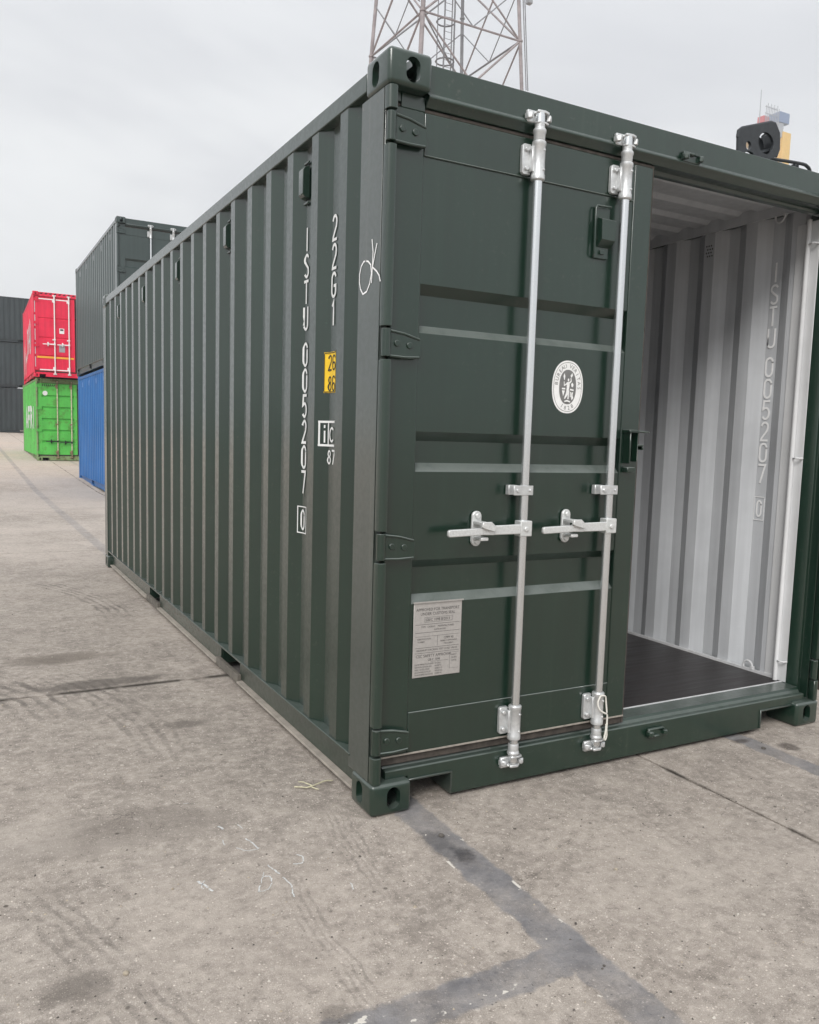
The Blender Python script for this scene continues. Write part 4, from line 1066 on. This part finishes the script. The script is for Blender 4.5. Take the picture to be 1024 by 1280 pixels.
# ------------------------------------------------------------------ lattice tower
def tower():
    cx, cy = 19.75, 34.2; base = gz(cy)
    t = empty('lattice_tower', (cx, cy, base)); tag(t, 'tall red and grey steel lattice tower with a caged ladder rising behind the green container', 'tower')
    hw = lambda z: 2.62+(20-z)*.055
    top = 33.
    P = lambda sx, sy, z: Vector((sx*hw(z), sy*hw(z), z-base))
    def bar(name, a, b_, r, m, n=8): return MB().tube([a, b_], r*.84, n).build(name, m, t)
    legs = [(-1, -1), (1, -1), (1, 1), (-1, 1)]
    for sx, sy in legs:
        m = M['pylongrey'] if (sx, sy) == (1, 1) else M['pylon']
        r = .125 if (sx, sy) == (-1, -1) else .105
        bar('leg', P(sx, sy, base), P(sx, sy, top), r, m, 10)
        for z in range(2, 33, 3): bar('leg_flange', P(sx, sy, z-.03), P(sx, sy, z+.03), r+.05, m, 10)
    zs = [base+.3, 4.5, 9.5, 14.7, 20, 24.6, 29, top]
    for i, z in enumerate(zs):
        for k in range(4):
            a, c = legs[k], legs[(k+1) % 4]
            bar('ring_brace', P(*a, z), P(*c, z), .055, M['pylongrey'] if k in (1, 2) else M['pylon'])
            if i < len(zs)-1:
                z1 = zs[i+1]
                bar('cross_brace', P(*a, z), P(*c, z1), .06, M['pylon']); bar('cross_brace', P(*c, z), P(*a, z1)+Vector((.08, .08, 0)), .05, M['pylongrey'] if k == 2 else M['pylon'])
        for k in range(4):   # lighter secondary bracing
            if i < len(zs)-1:
                a, c = legs[k], legs[(k+1) % 4]; zm = (z+zs[i+1])/2; q = (P(*a, z)+P(*c, z))/2
                bar('hip_brace', q, P(*a, zm), .032, M['pylongrey']); bar('hip_brace', q, P(*c, zm), .032, M['pylongrey'])
        if 0 < i: 
            bar('plan_brace', P(-1, -1, z), P(1, 1, z)-Vector((0, 0, .15)), .04, M['pylongrey'])
    # caged ladder just inside the near face
    lx, ly = -.72, -1.6
    for dx in (-.2, .2): bar('ladder_rail', Vector((lx+dx, ly, .5)), Vector((lx+dx, ly, top-base)), .035, M['pylongrey'], 6)
    for k in range(100): bar('rung', Vector((lx-.2, ly, .6+k*.31)), Vector((lx+.2, ly, .6+k*.31)), .014, M['pylongrey'], 5)
    hoops = [(lx-.30+.42*math.cos(R(a)), ly-.30+.42*math.sin(R(a))) for a in range(0, 360, 30)]
    for k in range(18):
        z = 2.4+k*1.72+.15
        MB().tube([(x, y, z) for x, y in hoops], .036, 6, closed=True).build('cage_hoop', M['pylongrey'], t)
    for a in (-20, 235, 305, 180): bar('cage_strap', Vector((lx-.30+.42*math.cos(R(a)), ly-.30+.42*math.sin(R(a)), 2.4)), Vector((lx-.30+.42*math.cos(R(a)), ly-.30+.42*math.sin(R(a)), top-base)), .028, M['pylongrey'], 5)
    # cable run and small antenna on the right leg
    for dx in (.18, .28): bar('feeder_cable', P(1, -1, 17.8)+Vector((dx, -.1, 0)), P(1, -1, top)+Vector((dx, -.1, 0)), .03, M['pylongrey'], 5)
    MB().box(2.75, 3.0, -3.0, -2.75, 21.6-base, 22.3-base).build('antenna_box', M['cranegrey'], t, bevel=.03)
    for k in range(3): bar('antenna_arm', P(-1, -1, 20.2)+Vector((-.7-.1*k, .3, .9-.15*k)), P(-1, -1, 20.2)+Vector((-.15, 0, .15)), .02, M['pylongrey'], 5)
tower()

# ------------------------------------------------------------------ harbour crane far away
GB = gz(198)
def crane():
    K = 2.6; cxm, cym, czm = -1.24, -2.51, 1.34; y0 = 75.; z0 = gz(y0)-0; px = 90.5
    t = empty('harbour_crane', (cxm+(px+2.5-cxm)*K, cym+(y0-cym)*K, GB)); tag(t, 'distant yellow harbour crane with a blue machine house seen over the container roof', 'crane')
    ox = px+2.5
    X_ = lambda x: (x-ox)*K
    Z_ = lambda z: czm+(z-czm)*K-GB
    def bx(name, x0, x1, ya, yb, za, zb, m, bev=.05): return MB().box(X_(x0), X_(x1), ya*K, yb*K, max(0, Z_(za)), Z_(zb)).build(name, m, t, bevel=bev)
    bx('column', 93.7, 95.2, -1, 1, z0, 42.3, M['craneyellow'])
    bx('base_block', 90, 98, -3.5, 3.5, z0, 4.5, M['cranegrey'])
    bx('machine_house', 92.9, 94.8, -.9, .9, 43.4, 44.7, M['craneblue'])
    bx('column_head', 92.7, 93.9, -.8, .8, 41.6, 43.38, M['cranegrey'])
    bx('counterweight', 90.4, 91.5, -.5, .5, 43.0, 43.8, M['cranered'])
    def bar(name, a, b_, r, m): return MB().tube([(X_(a[0]), a[1]*K, Z_(a[2])), (X_(b_[0]), b_[1]*K, Z_(b_[2]))], r*K, 6).build(name, m, t)
    bar('boom', (87.2, 0, 41.3), (93.5, 0, 37.6), .75, M['craneyellow']); bar('boom', (93.5, 0, 37.6), (99, 0, 34), .7, M['craneyellow'])
    bar('mast', (90.2, 0, 43), (90.2, 0, 47), .06, M['cranegrey'])
    for k in range(9): bar('rail_post', (90.3+k*.3, -.9, 42.9), (90.3+k*.3, -.9, 44.9+(.3 if k % 2 else 0)), .045, M['cranegrey'])
    bar('hand_rail', (90.1, -.9, 44.7), (92.4, -.9, 44.7), .05, M['cranegrey']); bar('hand_rail', (90.1, -.9, 43.9), (92.4, -.9, 43.9), .05, M['cranegrey'])
    for k in range(8):
        z = 37.4+k*.62; bar('lattice_brace', (92.4+(k % 2)*.9, -.5, z), (93.3-(k % 2)*.9, -.5, z+.62), .07, M['cranegrey'])
    for k in range(7): bar('platform_post', (91+k*.9, -1.1, 37.6-.2*k), (91+k*.9, -1.1, 38.9-.2*k), .06, M['cranegrey'])
    bar('platform_rail', (91, -1.1, 38.9), (96.5, -1.1, 37.7), .06, M['cranegrey']); bar('platform_rail', (91, -1.1, 38.3), (96.5, -1.1, 37.1), .06, M['cranegrey'])
crane()

# ------------------------------------------------------------------ black bracket and rail on the door header
def roof_gear():
    t = empty('steel_bracket', (1.815, .07, 2.577)); t.scale = (1.1, 1.1, 1.12); tag(t, 'black steel plate bracket with two holes standing on the container roof edge', 'bracket')
    # plate with two round holes, built as a ring-cut sheet via boolean
    pr = [(-.115, -.012), (-.120, .060), (-.117, .085), (-.100, .098), (.060, .150), (.085, .150), (.112, .118), (.118, .060), (.105, .030), (.03, -.004), (-.010, -.006), (-.055, -.012)]
    def mk(mb): return mb.build('tmp', M['blacksteel'], ang=0)
    body = mk(MB().prism(pr, 'y', -.006, .006)); cuts = []
    def circ(cx, cz, rx, rz): return [(cx+rx*math.cos(R(a)), cz+rz*math.sin(R(a))) for a in range(0, 360, 20)]
    for q in (circ(-.062, .040, .014, .016), circ(.036, .066, .044, .040), [(-.090, .006), (-.060, .020), (-.035, .018), (-.030, .004), (-.060, -.002)]):
        c = mk(MB().prism(q, 'y', -.03, .03)); cuts.append(c); m = body.modifiers.new('c', 'BOOLEAN'); m.object = c; m.operation = 'DIFFERENCE'; m.solver = 'EXACT'
    dg = bpy.context.evaluated_depsgraph_get(); dg.update(); me = bpy.data.meshes.new_from_object(body.evaluated_get(dg))
    for o in cuts+[body]: bpy.data.objects.remove(o)
    me.name = 'side_plate'; place('side_plate', me, t, bevel=.0015)
    MB().tube([(a, 0, z) for a, z in pr[1:9]], .006, 6).build('plate_rim', M['blacksteel'], t)
    MB().lathe([(.030, -.01), (.034, .0), (.034, .03), (.026, .04)], 0, 0, 14)
    b = MB(); b.prism(circ(.040, .066, .030, .035), 'y', .030, .060); b.build('roller', M['blacksteel'], t, bevel=.003)
    b = MB(); b.prism([(-.11, -.006), (-.02, -.008), (.0, .012), (-.03, .004), (-.1, .004)], 'y', .02, .075); b.build('foot', M['blacksteel'], t, bevel=.002)
    b = MB(); b.tube(smooth([(-.10, .0, .0), (-.03, .01, .004), (.02, .02, .030), (.08, .02, .052), (.115, .01, .06)], 4), .009, 8); b.build('arm', M['blacksteel'], t)
    b = MB(); b.box(-.08, -.05, .004, .03, -.010, .012); b.box(.085, .118, .006, .05, .05, .12); b.build('spacer', M['blacksteel'], t, bevel=.003)
    b = MB(); b.prism([(.006, .028), (.006, .140), (.030, .146), (.075, .128), (.080, .060), (.040, .024)], 'x', .098, .108); b.build('end_plate', M['blacksteel'], t, bevel=.003)
    b = MB(); b.prism([(.06, .1475), (.1085, .1475), (.1085, .138), (.06, .138)], 'y', .0065, .055); b.build('top_lip', M['blacksteel'], t, bevel=.002)
    r = empty('tube_rail', (1.85, .09, 2.58)); tag(r, 'thin bent black tube rail lying along the container roof edge beside the bracket', 'rail')
    b = MB(); b.tube(smooth([(-.42, .0, .0), (-.36, 0, .012), (-.10, 0, .010), (.0, 0, .020), (.26, 0, .040), (.318, 0, .036), (.340, 0, .018), (.342, 0, -.01)], 5), .0075, 8); b.build('tube', M['blacksteel'], r)
    for x in (.055, .235): MB().box(x-.012, x-.004, -.01, .01, -.022, .030).build('clip', M['blacksteel'], r); MB().box(x+.008, x+.014, -.01, .01, -.022, .030).build('clip', M['blacksteel'], r)
roof_gear()

# ------------------------------------------------------------------ loose bits on the ground
def twig():
    t = empty('dry_twig', (-.088, .335, 0)); t.scale = (.82, .82, .82); tag(t, 'pale dry forked twig lying on the concrete beside the container', 'twig')
    MB().tube(smooth([(-.075, .030, .006), (-.050, .012, .008), (-.030, -.006, .009), (.0, -.008, .012), (.030, .0, .014), (.075, .012, .016), (.110, .012, .010)], 4), [.0035]*24+[.002], 6).build('stem', M['straw'], t)
    MB().tube([(.0, -.006, .012), (-.030, .040, .018), (-.042, .062, .012)], .003, 6).build('shoot', M['straw'], t)
    MB().tube([(-.005, -.012, .008), (.018, -.040, .004)], .0028, 6).build('shoot', M['straw'], t)
twig()
def stone(x, y, r, mat, seed, sc=(1, 1, .6)):
    bm = bmesh.new(); bmesh.ops.create_icosphere(bm, subdivisions=2 if r > .006 else 1, radius=r); rr = random.Random(seed)
    a = [rr.uniform(-1, 1) for _ in range(6)]
    for v in bm.verts:
        k = 1+.22*math.sin(v.co.x/r*2+a[0]*3)+.18*math.sin(v.co.y/r*2.3+a[1]*3)
        v.co = Vector((v.co.x*sc[0], v.co.y*sc[1], v.co.z*sc[2]))*k
    me = bpy.data.meshes.new('pebble'); bm.to_mesh(me); bm.free(); me.materials.append(mat)
    o = place('pebble', me); o.location = (x, y, r*sc[2]*.6); o.rotation_euler.z = a[2]*3; return o
PB = __import__('json').loads('''[[-0.9073, -0.4975, 0.0075, "stone", "tan round pebble on the concrete at the bottom left"], [0.5516, -0.6433, 0.006, "stone", "small grey pebble on the open concrete right of the dark band"], [0.1858, -1.0025, 0.005, "stonedark", "small dark stone near the bottom beside the dark band corner"], [0.243, -0.8216, 0.005, "stonedark", "dark chip right of the dark band below the container"], [0.2661, -1.1534, 0.004, "stonedark", "tiny dark stone near the bottom right"], [0.1613, -0.2175, 0.01, "stonedark", "black flake lying on the dark band in front of the corner"], [1.8915, -0.1263, 0.01, "stonedark", "dark lump on the painted band right of the container front"], [-0.7195, -0.158, 0.005, "stone", "pale pebble left of the chalk scribbles"], [-1.0689, 0.0949, 0.004, "stonedark", "dark stone near the left picture edge"]]''')
for i, (x, y, r, mk, lb) in enumerate(PB): tag(stone(x, y, r, M[mk], i+5), lb, 'stone', 'loose stones on the concrete')
# fine grit that nobody could count
def grit():
    mb = MB(); rr = random.Random(11)
    for k in range(2600):
        u = rr.random(); y = -1.6+u*u*7; x = rr.uniform(-2.2, 3.2)
        if 0 < x < 2.44 and y > .02: continue
        r = rr.choice((.0012, .0016, .002, .003, .0035))*(1 if rr.random() > .04 else 1.6); a = rr.uniform(0, 6.28)
        v = []
        for j in range(5):
            t = a+j*1.2566; v.append((x+r*1.2*math.cos(t)*rr.uniform(.7, 1.2), y+r*math.sin(t)*rr.uniform(.7, 1.2), .0))
        mb.cur = rr.choice((0, 0, 1, 1, 2)); mb.add(v+[(x, y, r*1.1)], [(j, (j+1) % 5, 5) for j in range(5)])
    o = mb.build('grit', [M['stone'], M['stonedark'], simple('pale_chip', (.50, .47, .42), .85)], None, fixn=False, ang=0); tag(o, 'fine loose grit and chips scattered over the concrete', None, None, 'stuff')
grit()

# ------------------------------------------------------------------ haze
def haze():
    o = MB().box(-120, 300, -60, 240, -1.2, 132).build('haze', [], None, ang=0)
    m = bpy.data.materials.new('haze'); m.use_nodes = True; t = m.node_tree; t.nodes.clear()
    v = t.nodes.new('ShaderNodeVolumePrincipled'); v.inputs['Color'].default_value = (.93, .95, 1, 1); v.inputs['Density'].default_value = HAZE; v.inputs['Anisotropy'].default_value = .2
    out = t.nodes.new('ShaderNodeOutputMaterial'); t.links.new(v.outputs[0], out.inputs['Volume'])
    o.data.materials.append(m); tag(o, 'thin pale haze hanging over the whole yard', None, None, 'stuff')
HAZE = .0014
haze()
